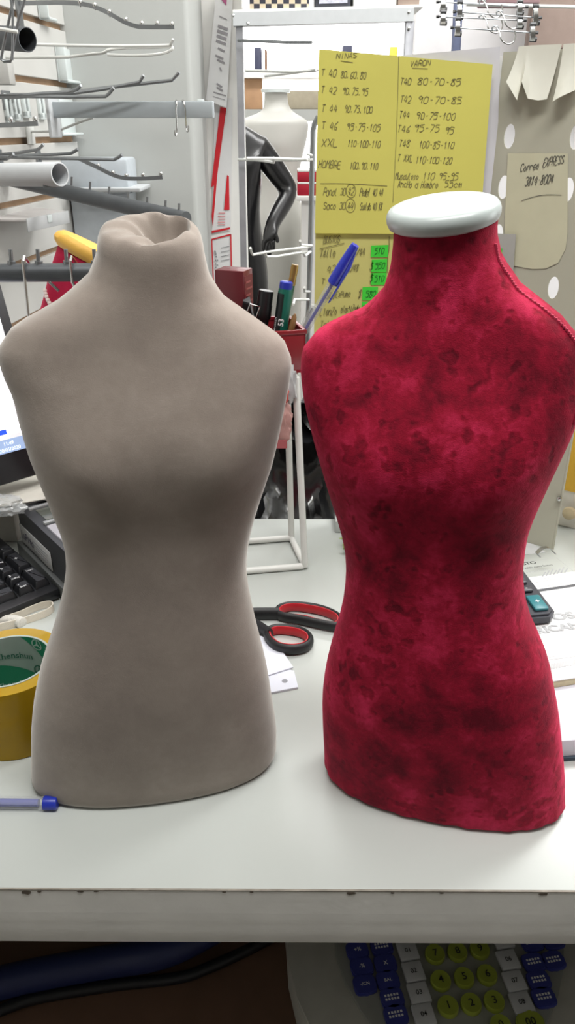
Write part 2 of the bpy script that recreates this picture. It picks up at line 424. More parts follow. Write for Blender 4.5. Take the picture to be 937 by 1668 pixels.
m = MB(MD).prism(pan, -.0041, 0, bev=.001); part('keypad_panel', m, mat('keypad_panel', '9b9c94', .5), dev)
gk, wk, bk = mat('green_key', '9aa63c', .4), mat('white_key', 'c9cacb', .4), mat('blue_key', '3b418c', .4)
def devkey(kind, px, py, s, sx=1.):
    p = PZ(px, py, SZ)
    Mx = MD @ T(dl(px, py)[0], dl(px, py)[1], 0)
    m = MB(Mx)
    if kind == 'g':
        a = .0105
        if sx > 1: m.prism([(a*math.cos(q)+(a*(sx-1) if math.cos(q) > 0 else -a*(sx-1)), a*math.sin(q)) for q in [2*math.pi*k/24 for k in range(24)]], .0002, .006, bev=.0015)
        else: m.lathe([(a, .0002), (a, .0045), (a*.93, .006), (a*.5, .0056), (.001, .0054)], seg=24)
        k = part('key', m, gk, dev, 'green key'); sz = .0105
    elif kind == 'w':
        m.box(-.0105, .0105, -.0105, .0105, .0002, .005, bev=.0012); k = part('key', m, wk, dev, 'white key'); sz = .0068
    else:
        m.prism([(.0118*math.copysign(abs(math.cos(q))**.5, math.cos(q)), .0100*math.copysign(abs(math.sin(q))**.5, math.sin(q))) for q in [2*math.pi*j/20 for j in range(20)]], .0002, .005, bev=.0012); k = part('key', m, bk, dev, 'blue key'); sz = .0062 if len(s) < 3 else .0048
    if kind == 'b' and not s:
        l = MB(Mx)
        for yy in (.0022, -.0016):
            for q in range(5): l.box(-.0075+q*.0031, -.0075+q*.0031+.0020, yy-.0011, yy+.0011, .0052, .0054)
        part('small_print', l, white_ink, k)
    if s:
        l = MB(Mx @ T(0, 0, .0063 if kind == 'g' else .0052)); printed(l, s, sz, T(0, -sz*.35, 0), .012, 'CENTER')
        part('lettering', l, ink_dk if kind != 'b' else white_ink, k)
def zp(x, y): return (450+x/1.924, 1520+y/1.924)
for x, y, s in ((497, 72, '7'), (567, 65, '8'), (637, 57, '9'), (515, 155, '4'), (588, 146, '5'), (660, 137, '6'), (538, 236, '1'), (610, 228, '2'), (682, 220, '3')): devkey('g', *zp(x, y), s)
devkey('g', *zp(703, 297), '0'); devkey('g', *zp(795, 288), '00', 1.35)
for x, y, s in ((412, 62, '01'), (430, 127, '02'), (447, 194, '03'), (462, 262, '04'), (708, 25, '05'), (726, 90, '06'), (746, 157, '07'), (768, 224, '08')): devkey('w', *zp(x, y), s)
for x, y, s in ((254, 60, '+%'), (268, 112, '-%'), (278, 168, '-/CN'), (330, 48, ''), (342, 102, 'X'), (350, 155, 'BAL'), (363, 210, ''), (375, 264, ''), (800, 35, ''), (806, 98, ''), (866, 28, ''), (868, 92, ''), (822, 154, ''), (838, 208, '')): devkey('b', *zp(x, y), s)
def flr(px, py, z): return PZ(px, py, z)
m = MB(); m.tube(spline([flr(-60, 1616, .6775), flr(60, 1588, .6775), flr(170, 1568, .6775), flr(270, 1549, .69), flr(360, 1505, .69)], 6), .017, 14)
solo('blue_hose', m, mat('blue_vinyl', '262f5a', .45), 'blue hose lying on the dark shelf under the counter', 'hose')
m = MB(); m.tube(spline([flr(-60, 1668, .667), flr(0, 1646, .667), flr(60, 1626, .667), flr(180, 1606, .667), flr(290, 1593, .667), flr(345, 1574, .667), flr(410, 1544, .667), flr(490, 1500, .667)], 6), .0062, 10)
solo('black_cable', m, black_plastic, 'black cable curving in front of the blue hose under the counter', 'cable')
# ============================================================ pen on the counter, bottom left
t = thing('ballpoint_pen', 'clear ballpoint pen with a blue end plug lying beside the taupe bust', 'pen', PZ(20, 1307, 1.0))
clear = mat('clear_plastic', 'dcdfdd', .12, var=.02, alpha=.26)
e = PZ(94, 1308, 1.0055); Mp = fr((e.x, e.y, 1.0055), (-1, .012, 0), (0, 0, 1))
hexs = [(.0052*math.cos(R(60*k+30)), .0052*math.sin(R(60*k+30))) for k in range(6)]
MY = Matrix(((0, 0, 1, 0), (1, 0, 0, 0), (0, 1, 0, 0), (0, 0, 0, 1)))
m = MB(Mp @ MY).prism(hexs, .0105, .125, bev=.0004); part('barrel', m, clear, t)
m = MB(Mp @ MY).lathe([(.0033, .0155), (.0033, .12)], seg=12); part('ink_tube', m, mat('blue_ink', '1f2a9c', .4), t, 'blue ink tube')
m = MB(Mp @ MY).lathe([(.0048, 0), (.0054, .0005), (.0056, .0012), (.0056, .0112)], seg=18); part('end_plug', m, mat('blue_plastic', '2433a0', .3), t, 'blue end plug')
m = MB(Mp @ MY).lathe([(.0045, .125), (.004, .13), (.0015, .143), (.0008, .146)], seg=14); part('tip', m, MATS['blue_plastic'], t)
# ============================================================ tape roll
TC = V((-.251, .561, 1.0))
t = thing('packing_tape_roll', 'thick roll of yellow packing tape with a printed green core', 'tape', TC)
prof = [(.0382, .0006), (.0500, .0006), (.0503, .002), (.0503, .070), (.0500, .0716), (.0382, .0716)]
def hollow(mb, prof, M, seg=64):
    rings = [[M @ V((r*math.cos(2*math.pi*k/seg), r*math.sin(2*math.pi*k/seg), z)) for k in range(seg)] for r, z in prof]
    return mb.rings(rings, False, True)
part('tape', hollow(MB(), prof, T(TC)), mat('amber_tape', 'c79f1c', .25, var=.08, scale=18, coat=.2, trans=.35), t)
core = hollow(MB(), [(.0362, 0), (.0381, 0), (.0381, .072), (.0362, .072)], T(TC))
core = part('core', core, mat('core_grey', '9fa9a2', .7), t, 'grey cardboard core')
# printed bands inside the core : green slanted bands and words, bent round the inside wall
def wrapM(mb, fn):   # map already built flat verts (x along arc, y up) to inside of core
    for v in mb.bm.verts:
        x, y, z = v.co; a = x/.0362; r = .0360-z
        v.co = V((TC.x+r*math.cos(a), TC.y+r*math.sin(a), TC.z+y))
    return mb
def on_core(s_, y, dr=0.):      # arc length to the right of the far point of the inside wall
    a = math.pi/2-s_/.0362; r = .0361-dr; return V((TC.x+r*math.cos(a), TC.y+r*math.sin(a), TC.z+y))
g = MB(); ST = .0025
for rep in (-.115, 0, .115):
    for i in range(-30, 34):
        a, b = i*ST, (i+1)*ST
        if not -.1125 < a+rep < .112: continue
        up = [min(.0716, max(.0004, .072-.92*q)) for q in (a, b)]; lo = [min(.0716, max(.0004, .034-.42*q)) for q in (a, b)]
        if a > -.001 and a < .072: g.quad([on_core(a+rep, up[0], .0002), on_core(b+rep, up[1], .0002), on_core(b+rep, .0716, .0002), on_core(a+rep, .0716, .0002)])
        if -.045 < a < .070 and lo[0] > .001: g.quad([on_core(a+rep, .0004, .0002), on_core(b+rep, .0004, .0002), on_core(b+rep, min(lo[1], up[1]), .0002), on_core(a+rep, min(lo[0], up[0]), .0002)])
part('printed_band', g, mat('core_green', '17805c', .6), core, 'green slanted bands')
def core_text(m, txt, sz, s0, y0, slope=-.10):
    w = MB(); printed(w, txt, sz, I4, .014)
    bmesh.ops.subdivide_edges(w.bm, edges=[e for e in w.bm.edges if e.calc_length() > .003], cuts=2)
    w.bm.verts.index_update()
    vs = [m.bm.verts.new(on_core(s0+v.co.x, y0+v.co.y+slope*v.co.x, .0005)) for v in w.bm.verts]
    for f in w.bm.faces: m._f([vs[v.index] for v in f.verts])
    w.bm.free()
def core_mark(m, s0, y0):       # round mark with three spokes
    n = 28
    def at(x, y): return on_core(s0+x, y0+y, .0005)
    for k in range(n):
        a0, a1 = 2*math.pi*k/n, 2*math.pi*(k+1)/n
        m.quad([at(.0050*math.cos(a0), .0050*math.sin(a0)), at(.0062*math.cos(a0), .0062*math.sin(a0)), at(.0062*math.cos(a1), .0062*math.sin(a1)), at(.0050*math.cos(a1), .0050*math.sin(a1))])
    for q in (90, 210, 330):
        a0 = R(q); m.quad([at(.0011*math.cos(a0+1.57), .0011*math.sin(a0+1.57)), at(.0011*math.cos(a0-1.57), .0011*math.sin(a0-1.57)), at(.0052*math.cos(a0-.06), .0052*math.sin(a0-.06)), at(.0052*math.cos(a0+.06), .0052*math.sin(a0+.06))])
m = MB(); core_text(m, 'Zhenshun', .0088, -.026, .0500); core_mark(m, .0145, .0345); core_text(m, 'Zhenshun', .0088, .0265, .0335)
part('lettering', m, mat('core_print', '2f6a54', .7), core, 'dark green words and round mark')
m = MB(); core_text(m, 'Zhenshun', .0088, -.030, .0175); core_mark(m, .017, .0655); core_text(m, 'Zhenshun', .0088, .030, .0625)
part('lettering', m, mat('core_print_light', 'a9bdb2', .7), core, 'pale words on the green bands')
# ============================================================ elastic strip loop
p0 = [PZ(x, y, 1.004) for x, y in ((-60, 1030), (0, 1022), (40, 1012), (70, 1002), (84, 994), (87, 988), (81, 985), (66, 988), (48, 995), (30, 1003), (-10, 1014), (-60, 1020))]
for i, p in enumerate(p0): p.z = 1.0048
strip = MB(); strip.tube(spline(p0, 6), 1.0, sec=[(-.0006, -.0045), (.0006, -.0045), (.0006, .0045), (-.0006, .0045)], up=(0, 0, 1))
solo('elastic_strip', strip, mat('cream_elastic', 'd8d0c2', .8, var=.05, bump=.2, bscale=1500), 'cream elastic strip folded into a loop before the keyboard', 'strip')
gz = MB(); pts = [PZ(x, y, 1.004) for x, y in ((-70, 1022), (-20, 1012), (10, 1010), (28, 1012), (37, 1016))]
gz.tube(spline(pts, 6), [.0065]*24+[.003], 10)
solo('gauze_roll', gz, mat('pale_gauze', 'cfccc4', .9, bump=.4, bscale=900), 'small crumpled roll of pale gauze beside the tape roll', 'cloth')
# ============================================================ keyboard
kO = PZ(43, 952, 1.024)
MK = T(kO.x-.004, kO.y-.003, 1.0) @ RZ(44) @ RX(4) @ Matrix.Scale(1.08, 4)
kb = thing('keyboard', 'black computer keyboard seen at its number pad corner, left of the taupe bust', 'keyboard', (kO.x, kO.y, 1.0))
m = MB(MK); m.box(-.395, .0315, -.0205, .128, .0035, .017, bev=.003); part('case', m, black_plastic, kb)
keym = mat('black_key', '232427', .38, var=.1)
def key(x, y, w=1., h=1., s=None):
    a, b = .0175*w+(w-1)*.0015, .0175*h+(h-1)*.0015; m = MB(MK)
    cx, cy = x, y; rings = []
    for f, z in ((1.0, .0172), (.98, .0185), (.82, .0245), (.76, .0252)):
        ax, ay = a/2-(1-f)*.0105, b/2-(1-f)*.0105
        q = []
        for sx, sy in ((1, 1), (-1, 1), (-1, -1), (1, -1)):
            for d in (0, 1):
                c_ = .0012
                q.append(MK.inverted() @ (MK @ V((cx+sx*ax-(sx*c_ if (d == 0) == (sx*sy > 0) else 0), cy+sy*ay-(0 if (d == 0) == (sx*sy > 0) else sy*c_), z))))
        rings.append(q)
    m2 = MB(MK)
    vs = [[m2.bm.verts.new(MK @ p) for p in r] for r in rings]
    for i in range(3):
        for j in range(8): m2._f((vs[i][j], vs[i][(j+1) % 8], vs[i+1][(j+1) % 8], vs[i+1][j]))
    m2._f(vs[3]); m2._f(list(reversed(vs[0])))
    k = part('key', m2, keym, kb)
    if s:
        l = MB(MK)
        for (tx, ty, st, sz) in s: printed(l, st, sz, T(x+tx, y+ty, .0255), .006)
        part('legend', l, white_ink, k)
P_ = .019
key(-1.5*P_, 0, 2, 1, [(-.012, .0005, '0', .0055), (-.012, -.006, 'Ins', .004)]); key(0, 0, 1, 1, [(-.005, .0005, '.', .007), (-.005, -.0055, 'Supr', .004)])
for i, row in enumerate((('1 Fin', '2', '3 AvPag'), ('4', '5', '6'), ('7 Inicio', '8', '9 RePag'))):
    for j, s in enumerate(row):
        a = s.split(); L_ = [(-.0052, .0006, a[0], .0055)]
        if len(a) > 1: L_.append((-.0052, -.0055, a[1], .0036))
        key((j-2)*P_, (i+1)*P_, 1, 1, L_)
key(P_, P_*.5, 1, 2, [(-.005, .008, 'Intro', .004)]); key(P_, P_*2.5, 1, 2, [(-.003, .0, '+', .007)])
for j, s in enumerate(('Num', '/', '*', '-')): key((j-2)*P_, P_*4, 1, 1, [(-.005, 0, s, .0045)])
for j in range(3): key(-4.3*P_+(j-1)*P_, 0)
key(-4.3*P_, P_)
for i in (3, 4):
    for j in range(3): key(-4.3*P_+(j-1)*P_, i*P_)
for i in range(5):
    for j in range(9):
        key(-6.6*P_-j*P_, i*P_, 1, 1)
for j in range(9): key(-6.6*P_-j*P_, 5.5*P_)
# ============================================================ card terminal beside keyboard
zt = 1.072
A = PZ(26, 823, zt); Bp = PZ(118, 909, zt); ex = (Bp-A); Lt = ex.length
MT_ = fr((A.x, A.y, 1.0), ex, (0, 0, 1))     # x along ridge (towards viewer), y to the right-back, z up
tm = thing('card_terminal', 'dark grey card terminal with a handwritten white label, right of the keyboard', 'card terminal', (A.x, A.y, 1.0))
prof = [(0, 0), (.085, 0), (.085, .058), (.07, .070), (.012, .074), (0, .071)]
MYZ = Matrix(((0, 0, 1, 0), (1, 0, 0, 0), (0, 1, 0, 0), (0, 0, 0, 1)))
m = MB(MT_ @ MYZ).prism(prof, 0, Lt, bev=.003); part('housing', m, dark_grey, tm)
silver = mat('silver_plastic', 'a9abab', .35, .3)
m = MB(MT_)
for x0, x1 in ((.004, .012), (.024, .030), (.072, .078)): m.box(x0, x1, .006, .078, .0725, .0765, bev=.001)
part('trim_bar', m, silver, tm, 'silver ridge bars')
m = MB(MT_).box(.034, .069, .012, .074, .0722, .0752, bev=.001); part('display', m, mat('lcd_glass', '5c5f58', .15), tm, 'grey display window')
m = MB(MT_).box(.083, Lt-.006, .006, .078, .0705, .0752, bev=.001); k = part('paper_cover', m, mat('pale_cover', 'b6b4ba', .5), tm, 'pale paper roll cover')
l = MB(MT_ @ T(.092, .03, .0758) @ RZ(90)); hand(l, 'VS', 0, 0, .008, I4, .0014); part('lettering', l, mat('purple_ink', '3a3560', .6), k)
MLb = fr(MT_ @ V((.030, -.0006, .036)), ex, MT_.to_3x3() @ V((0, -1, 0)))
m = MB(MLb).box(-.026, .072, -.013, .013, 0, .0008, bev=.0003); k = part('label', m, mat('label_paper', 'b9b9b7', .6), tm, 'white rectangular sticker')
l = MB(MLb @ T(.008, -.003, .001)); hand(l, 'LuPita', -.028, -.001, .0095, I4, .0015); part('lettering', l, mat('violet_ink', '2f2a4c', .6), k)
l = MB(MLb)
for i, y in enumerate((.006, .002, -.002, -.006)): l.box(.020, .064-.004*(i % 2), y-.0006, y+.0006, .0009, .0011)
part('small_print', l, grey_ink, k)
m = MB(MT_).box(-.004, Lt-.004, -.006, .001, .0, .020, bev=.001); part('base_ledge', m, mat('mid_grey_plastic', '5a5c5b', .45), tm)
# crumpled clear bag on terminal corner
def crumple(c, rx, ry, rz, amp, fq, seed, sub=4, clampz=None):
    m = MB(); bmesh.ops.create_icosphere(m.bm, subdivisions=sub, radius=1)
    for v in m.bm.verts:
        d = v.co.copy()
        n = noise.multi_fractal(d*fq+V((seed, 0, 0)), .9, 2.1, 4) if False else noise.turbulence(d*fq+V((seed, seed*.7, 0)), 4, True)
        k = 1+amp*(n-.6)
        v.co = V((c[0]+d.x*rx*k, c[1]+d.y*ry*k, c[2]+d.z*rz*k))
        if clampz is not None: v.co.z = max(clampz, v.co.z)
    return m
c = PZ(6, 826, 1.082)
m = crumple((c.x-.012, c.y, 1.083), .040, .02, .016, .42, 2.2, 3.3, 4, 1.075)
solo('plastic_bag', m, mat('clear_film', 'c9cccc', .12, var=.05, alpha=.42, bump=.15, bscale=30, spec=.8), 'crumpled clear plastic bag behind the keyboard corner', 'bag')
# ============================================================ document box with papers, under monitor
q = [PY(-70, 800, .90), PY(95, 800, .90)]
bx = thing('document_box', 'low white box of loose papers beneath the monitor', 'box', (-.37, .93, 1.0))
m = MB().box(-.45, -.362, .912, .975, 1.0, 1.074, bev=.002); part('box_body', m, mat('card_white', 'cfccc4', .7), bx)
for i, (x0, x1, y0, y1, r, z) in enumerate(((-.45, -.31, .872, .972, 12, 1.0742), (-.44, -.285, .888, .975, -6, 1.0762), (-.43, -.275, .865, .955, 24, 1.0782))):
    m = MB(T((x0+x1)/2, (y0+y1)/2, z) @ RZ(r)); a, b = (x1-x0)/2, (y1-y0)/2
    m.grid(lambda u, v: (-a+2*a*u, -b+2*b*v, .0012+.003*(u-.5)**2), 6, 2, .0012, (0, 0, -1))
    solo('loose_paper', m, paper if i % 2 else mat('cream_paper', 'dedbd0', .8), ('white sheet lying undermost on the document box', 'white sheet in the middle of the papers on the document box', 'topmost cream sheet on the document box')[i], 'paper', 'papers on the document box')
# ============================================================ monitor
cor = PY(86, 758, .93)
MM = T(cor) @ RZ(44) @ RX(-17)      # local x right, z up, normal -y ; origin = bottom right corner of bezel
mo = thing('computer_monitor', 'black computer monitor at the left edge showing a white screen', 'monitor', (cor.x-.2, cor.y-.05, 1.0))
W_, Hh = .38, .25
m = MB(MM).box(-W_, 0, 0, .022, -.006, Hh, bev=.003); part('bezel', m, black_plastic, mo)
sc = MB(MM).box(-W_+.016, -.014, -.0012, .003, .031, Hh-.014); sc = part('screen', sc, mat('screen_glow', 'f4f3fa', .3, var=.0, emit=.85), mo, 'lit white screen')
MS_ = MM @ Matrix(((1, 0, 0, 0), (0, 0, -1, -.0014), (0, 1, 0, 0), (0, 0, 0, 1)))
m = MB(MS_).box(-W_+.016, -.014, .031, .0475, 0, .0003); part('taskbar', m, mat('taskbar_blue', '8ea3c6', .4, var=0, emit=.6), sc)
m = MB(MS_).box(-W_+.016, -.030, .0475, .052, 0, .0003); part('status_strip', m, mat('strip_grey', 'd3d3d6', .4, var=0, emit=.6), sc)
m = MB(MS_).box(-.075, -.047, .054, .060, 0, .0003, bev=.0001); part('button', m, mat('screen_blue', '2a52e8', .4, var=0, emit=.7), sc)
l = MB(MS_ @ T(-.049, .0405, .0004)); printed(l, '11:49', .0062, I4, .0, 'CENTER'); printed(l, '20/05/2020', .0062, T(0, -.0075, 0), .0, 'CENTER')
part('clock', l, mat('screen_white', 'f4f6fa', .4, var=0, emit=.8), sc)
m = MB(MM).cyl((-W_/2-.02, .02, .12), (-W_/2-.02, .105, -.075), .02, .02); part('stand_neck', m, black_plastic, mo)
f0 = MM @ V((-W_/2-.02, .10, -.07))
m = MB().lathe([(.066, 1.0), (.068, 1.004), (.064, 1.009), (.03, 1.014), (.022, 1.03), (.02, 1.05)], T(f0.x, f0.y, 0), 32); part('stand_base', m, black_plastic, mo)
# ============================================================ scissors
def sp(x, y, z=1.013): return PZ(390+x/4.93, 940+y/4.93, z)
sc_ = thing('scissors', 'black handled scissors with red inner grips between the two busts', 'scissors', sp(300, 400, 1.0))
oval = [(math.cos(a)*.0036, math.sin(a)*.0062) for a in [2*math.pi*k/12 for k in range(12)]]
blk = mat('black_rubber', '19191b', .5, var=.1); redg = mat('red_grip', 'b5222c', .45)
def ring(path, shank, nm):
    P = [sp(x, y, 1.0072) for x, y in path]
    # shift from top surface pixel to centre height already (pixels taken at top edge)
    P = [sp(x, y, 1.0125) for x, y in path]
    for p in P: p.z = 1.0068
    loop = spline(P, 6, True)
    m = MB(); m.tube(loop, 1.0, sec=oval, closed=True)
    S = [sp(x, y, 1.0125) for x, y in shank]
    for p in S: p.z = 1.0068
    m.tube(spline(S, 6), 1.35, sec=oval)
    h = part('handle', m, blk, sc_)
    c_ = sum(loop, V((0, 0, 0)))/len(loop)
    inn = [p+(c_-p).normalized()*.0030 for p in loop]
    g_ = MB(); g_.tube(inn, 1.0, sec=[(math.cos(a)*.0016, math.sin(a)*.0055) for a in [2*math.pi*k/10 for k in range(10)]], closed=True)
    part('inner_grip', g_, redg, h, 'red inner grip')
ring([(302, 248), (345, 212), (450, 198), (620, 218), (750, 262), (812, 312), (785, 362), (660, 345), (490, 308), (345, 282)], [(318, 262), (200, 262), (90, 265), (-60, 290), (-160, 330)], 'long')
ring([(222, 425), (262, 388), (360, 380), (480, 398), (556, 440), (570, 490), (520, 532), (420, 548), (310, 530), (243, 478)], [(245, 430), (180, 385), (110, 345), (0, 330), (-160, 340)], 'short')
for k, (dx, zz) in enumerate(((0, 1.0045), (6, 1.0075))):
    a, b, c_ = sp(-130, 318+dx*2, 1.005), sp(-140, 352+dx*2, 1.005), sp(-560, 430+dx*8, 1.005)
    m = MB(); m.prism([(p.x, p.y) for p in (a, b, c_)], zz, zz+.0022); part('blade', m, chrome, sc_, 'steel blade')
p = sp(-150, 338); m = MB().lathe([(.004, 1.004), (.004, 1.012), (.003, 1.0135)], T(p.x, p.y, 0), 16); part('pivot_screw', m, chrome, sc_)
# ============================================================ white cards under scissors
def card(pts, z, th, nm, m_, lab, hole=None, cat='card', group=None):
    P = [PZ(x, y, z+th) for x, y in pts]
    mb = MB().prism([(p.x, p.y) for p in P], z, z+th, bev=.0002); o = solo(nm, mb, m_, lab, cat, group)
    return o
c1 = card(((330, 1010), (428, 1040), (463, 1068), (478, 1090), (380, 1122), (300, 1090)), 1.0, .0012, 'paper_card', paper_blue, 'upper white card lying just below the scissor handles', group=None)
c1.location.z += .0028
t = thing('paper_card', 'lower white card with a punched hole, between the two busts', 'card', PZ(400, 1100, 1.0))
P = [PZ(x, y, 1.0024) for x, y in ((330, 1050), (430, 1082), (479, 1092), (486, 1119), (445, 1127), (300, 1140))]
m = MB().prism([(p.x, p.y) for p in P], 1.0, 1.0024, bev=.0002); part('card_body', m, paper_blue, t)
p = PZ(464, 1109, 1.0026); m = MB().lathe([(.0017, 1.0022), (.0030, 1.0027), (.0030, 1.0029)], T(p.x, p.y, 0), 20)
part('painted_hole_disc', MB().lathe([(.0029, 1.0023), (.0029, 1.0026)], T(p.x, p.y, 0), 20), mat('hole_shadow_grey', '8f9096', .8), t, 'grey disc painted as the shaded punched hole')  # no hole is cut; its shade is painted as a grey disc
# ============================================================ white wire rack with red cup
rk = thing('wire_rack', 'white wire stand on the counter holding the red pen cup', 'rack', PZ(440, 900, 1.0))
r_ = .0042
fR, bR = PZ(497, 922, 1.0045), PZ(475, 876, 1.0045)
exr = V((math.cos(R(9)), math.sin(R(9)), 0)); W = .095
fL, bL = fR-exr*W, bR-exr*W
m = MB()
def rounded(pts, r=.008, n=5):
    out = []; N_ = len(pts)
    for i in range(N_):
        p, a, b = pts[i], pts[i-1], pts[(i+1) % N_]
        d1, d2 = (a-p).normalized()*r, (b-p).normalized()*r
        for k in range(n+1):
            t = k/n; out.append((p+d1)*(1-t)**2+p*2*t*(1-t)+(p+d2)*t*t)
    return out
m.tube(rounded([fR, bR, bL, fL]), r_, 10, closed=True); part('base_frame', m, white_wire, rk)
m = MB(); g0 = fR-exr*.085; m.cyl(g0-exr*.003, g0+exr*.003, .0052, .0052, 10); part('joint_sleeve', m, white_wire, rk)
tops = []
for i, (b, tp) in enumerate(((fR, PY(482, 616, fR.y)), (bR, PY(467, 640, bR.y)), (bL, None), (fL, None))):
    if tp is None: tp = b+V((-.008, 0, .248))
    tp.z = 1.249; tops.append(tp)
    m = MB().tube([b, tp], r_*.98, 10); part('upright', m, white_wire, rk)
m = MB().tube(rounded([tops[0], tops[1], tops[2], tops[3]]), r_, 10, closed=True)
for k in range(1, 6):
    a = tops[0]+(tops[3]-tops[0])*k/6; b = tops[1]+(tops[2]-tops[1])*k/6; m.tube([a, b], .0022, 8)
part('top_frame', m, white_wire, rk)
# cup
cR = PY(498, 590, tops[0].y+.004); cR.z = 1.2535
ez = V((0, 0, 1)); cm = T(cR) @ RZ(14)
cup = thing('pen_cup', 'square dark red pen cup standing on the white wire rack', 'pen cup', (cR.x-.05, cR.y+.04, 1.2535))
red_pl = mat('dark_red_plastic', '7d1720', .35, var=.06, coat=.3)
w_, d_, h_ = .105, .075, .047
m = MB(cm); m.box(-w_, 0, 0, d_, 0, .003)
for a in ((-w_, 0, 0, .0028), (-w_, 0, d_-.0028, d_), (-w_, -w_+.0028, 0, d_), (-.0028, 0, 0, d_)): m.box(*a, .003, h_, bev=.0006)
part('cup_body', m, red_pl, cup)
m = MB(cm)
for a in ((-w_-.001, .001, -.001, .0034), (-w_-.001, .001, d_-.0034, d_+.001), (-w_-.001, -w_+.0034, 0, d_), (-.0034, .001, 0, d_)): m.box(*a, h_-.004, h_+.0006, bev=.0006)
part('rim', m, red_pl, cup)
YC = cR.y+.03
def stick(px0, py0, px1, py1, Y0, Y1): return PY(px0, py0, Y0), PY(px1, py1, Y1)
# black marker
a, b = stick(434, 473, 424, 545, YC, YC-.002)
d = (b-a).normalized(); bot = a+d*((a.z-1.258)/-d.z)
t = thing('marker_pen', 'thick black capped marker standing in the red cup', 'marker', bot)
m = MB().lathe([(.007, 0), (.0074, .002), (.0074, .072)], along(bot, a), 24); part('barrel', m, black_plastic, t)
Lm = (a-bot).length
m = MB().lathe([(.0088, .050), (.0092, .052), (.0092, Lm-.016), (.0086, Lm-.0145), (.0086, Lm-.0015), (.0078, Lm)], along(bot, a), 24); part('cap', m, mat('black_cap', '141416', .3), t)
# green marker
a, b = stick(467, 458, 456, 545, YC-.004, YC-.006); d = (b-a).normalized(); bot = a+d*((a.z-1.258)/-d.z); Lm = (a-bot).length; Mg = along(bot, a)
t = thing('marker_pen', 'green marker with a black printed side and blue end, in the red cup', 'marker', bot)
m = MB().lathe([(.0076, 0), (.0080, .002), (.0080, Lm-.012), (.0074, Lm-.008)], Mg, 24); part('barrel', m, mat('green_barrel', '0f5c4d', .35), t)
m = MB().lathe([(.0070, Lm-.009), (.0074, Lm-.006), (.0072, Lm-.001), (.0058, Lm)], Mg, 24); part('end_plug', m, MATS['blue_plastic'], t, 'blue end plug')
# black half wrap + text on the side facing the camera
ang0 = math.atan2((Mg.inverted().to_3x3() @ V((-.25, -1, 0))).y, (Mg.inverted().to_3x3() @ V((-.25, -1, 0))).x)
m = MB(); rr = [[Mg @ V((.0081*math.cos(ang0+s), .0081*math.sin(ang0+s), z)) for s in [-1.9+2.05*k/12 for k in range(13)]] for z in (.004, Lm-.013)]
m.rings(rr, False, wrap=False); part('label', m, mat('black_print', '141d1c', .4), t, 'black printed label')
vd = (Mg.to_3x3() @ V((math.cos(ang0), math.sin(ang0), 0)))
def vert_text(s, sz, da, z0, bold=.01):
    l = MB()
    w = MB(); printed(w, s, sz, I4, bold)
    w.bm.verts.index_update(); vs = []
    for v in w.bm.verts:
        q = ang0+da-v.co.y/.0082; vs.append(l.bm.verts.new(Mg @ V((.00825*math.cos(q), .00825*math.sin(q), z0+v.co.x))))
    for f in w.bm.faces: l._f([vs[v.index] for v in f.verts])
    w.bm.free(); return l
part('lettering', vert_text('53', .0085, .5, Lm-.048, .02), white_ink, t); part('lettering', vert_text('MARKER', .0042, -.55, Lm-.055, .01), white_ink, t)
# brush with gold ferrule
a, b = stick(481, 431, 474, 470, YC+.014, YC+.013); d = (b-a).normalized(); bot = a+d*((a.z-1.258)/-d.z); Lm = (a-bot).length
t = thing('pencil', 'pencil with a brass ferrule end behind the green marker', 'pencil', bot)
m = MB().lathe([(.0012, 0), (.0038, .014), (.0038, Lm-.020)], along(bot, a), 12); part('shaft', m, mat('green_paint', '1f5a44', .4), t)
m = MB().lathe([(.0041, Lm-.0225), (.0043, Lm-.021), (.0040, Lm-.019), (.0043, Lm-.017), (.0041, Lm-.0145), (.0043, Lm-.003), (.0039, Lm)], along(bot, a), 16); part('ferrule', m, mat('brass', 'a98b52', .35, .8, var=.1), t, 'brass ferrule')
# brown wooden stick
a, b = stick(481, 511, 472, 548, YC-.012, YC-.014); d = (b-a).normalized(); bot = a+d*((a.z-1.258)/-d.z); Lm = (a-bot).length
t = solo('wooden_stick', MB().lathe([(.002, 0), (.0034, .004), (.0036, Lm-.012), (.0028, Lm-.004), (.001, Lm)], along(bot, a), 12), mat('brown_wood', '7a5730', .5, var=.15), 'short brown wooden stick leaning at the right corner of the red cup', 'stick')
# blue pen
a, b = stick(579, 399, 486, 556, .845, .872); d = (b-a).normalized(); bot = a+d*((a.z-1.262)/-d.z); Lm = (a-bot).length; Mb_ = along(bot, a)
t = thing('ballpoint_pen', 'blue capped clear ballpoint pen slanting out of the red cup', 'pen', bot)
m = MB().lathe([(.0052, .0), (.0052, Lm-.012)], Mb_, 6); part('barrel', m, clear, t)
m = MB().lathe([(.0019, .005), (.0019, Lm-.02)], Mb_, 10); part('ink_tube', m, MATS['blue_ink'], t, 'blue ink tube')
m = MB().lathe([(.0062, Lm-.047), (.0064, Lm-.044), (.0062, Lm-.025), (.0048, Lm-.003), (.0042, Lm)], Mb_, 20)
cap_ = part('cap', m, mat('pen_cap_blue', '1f2fb0', .28, coat=.4), t, 'blue cap')
side = Mb_.inverted().to_3x3() @ V((.75, -.5, -.45)); sa = math.atan2(side.y, side.x)
Mc2 = Mb_ @ Matrix.Rotation(sa, 4, 'Z')
m = MB(Mc2).prism([(.0050, Lm-.006), (.0088, Lm-.022), (.0084, Lm-.066), (.0072, Lm-.068), (.0068, Lm-.04), (.0050, Lm-.024)], -.0016, .0016, Matrix(((1, 0, 0, 0), (0, 0, 1, 0), (0, 1, 0, 0), (0, 0, 0, 1))), bev=.0004); part('clip', m, MATS['pen_cap_blue'], cap_)
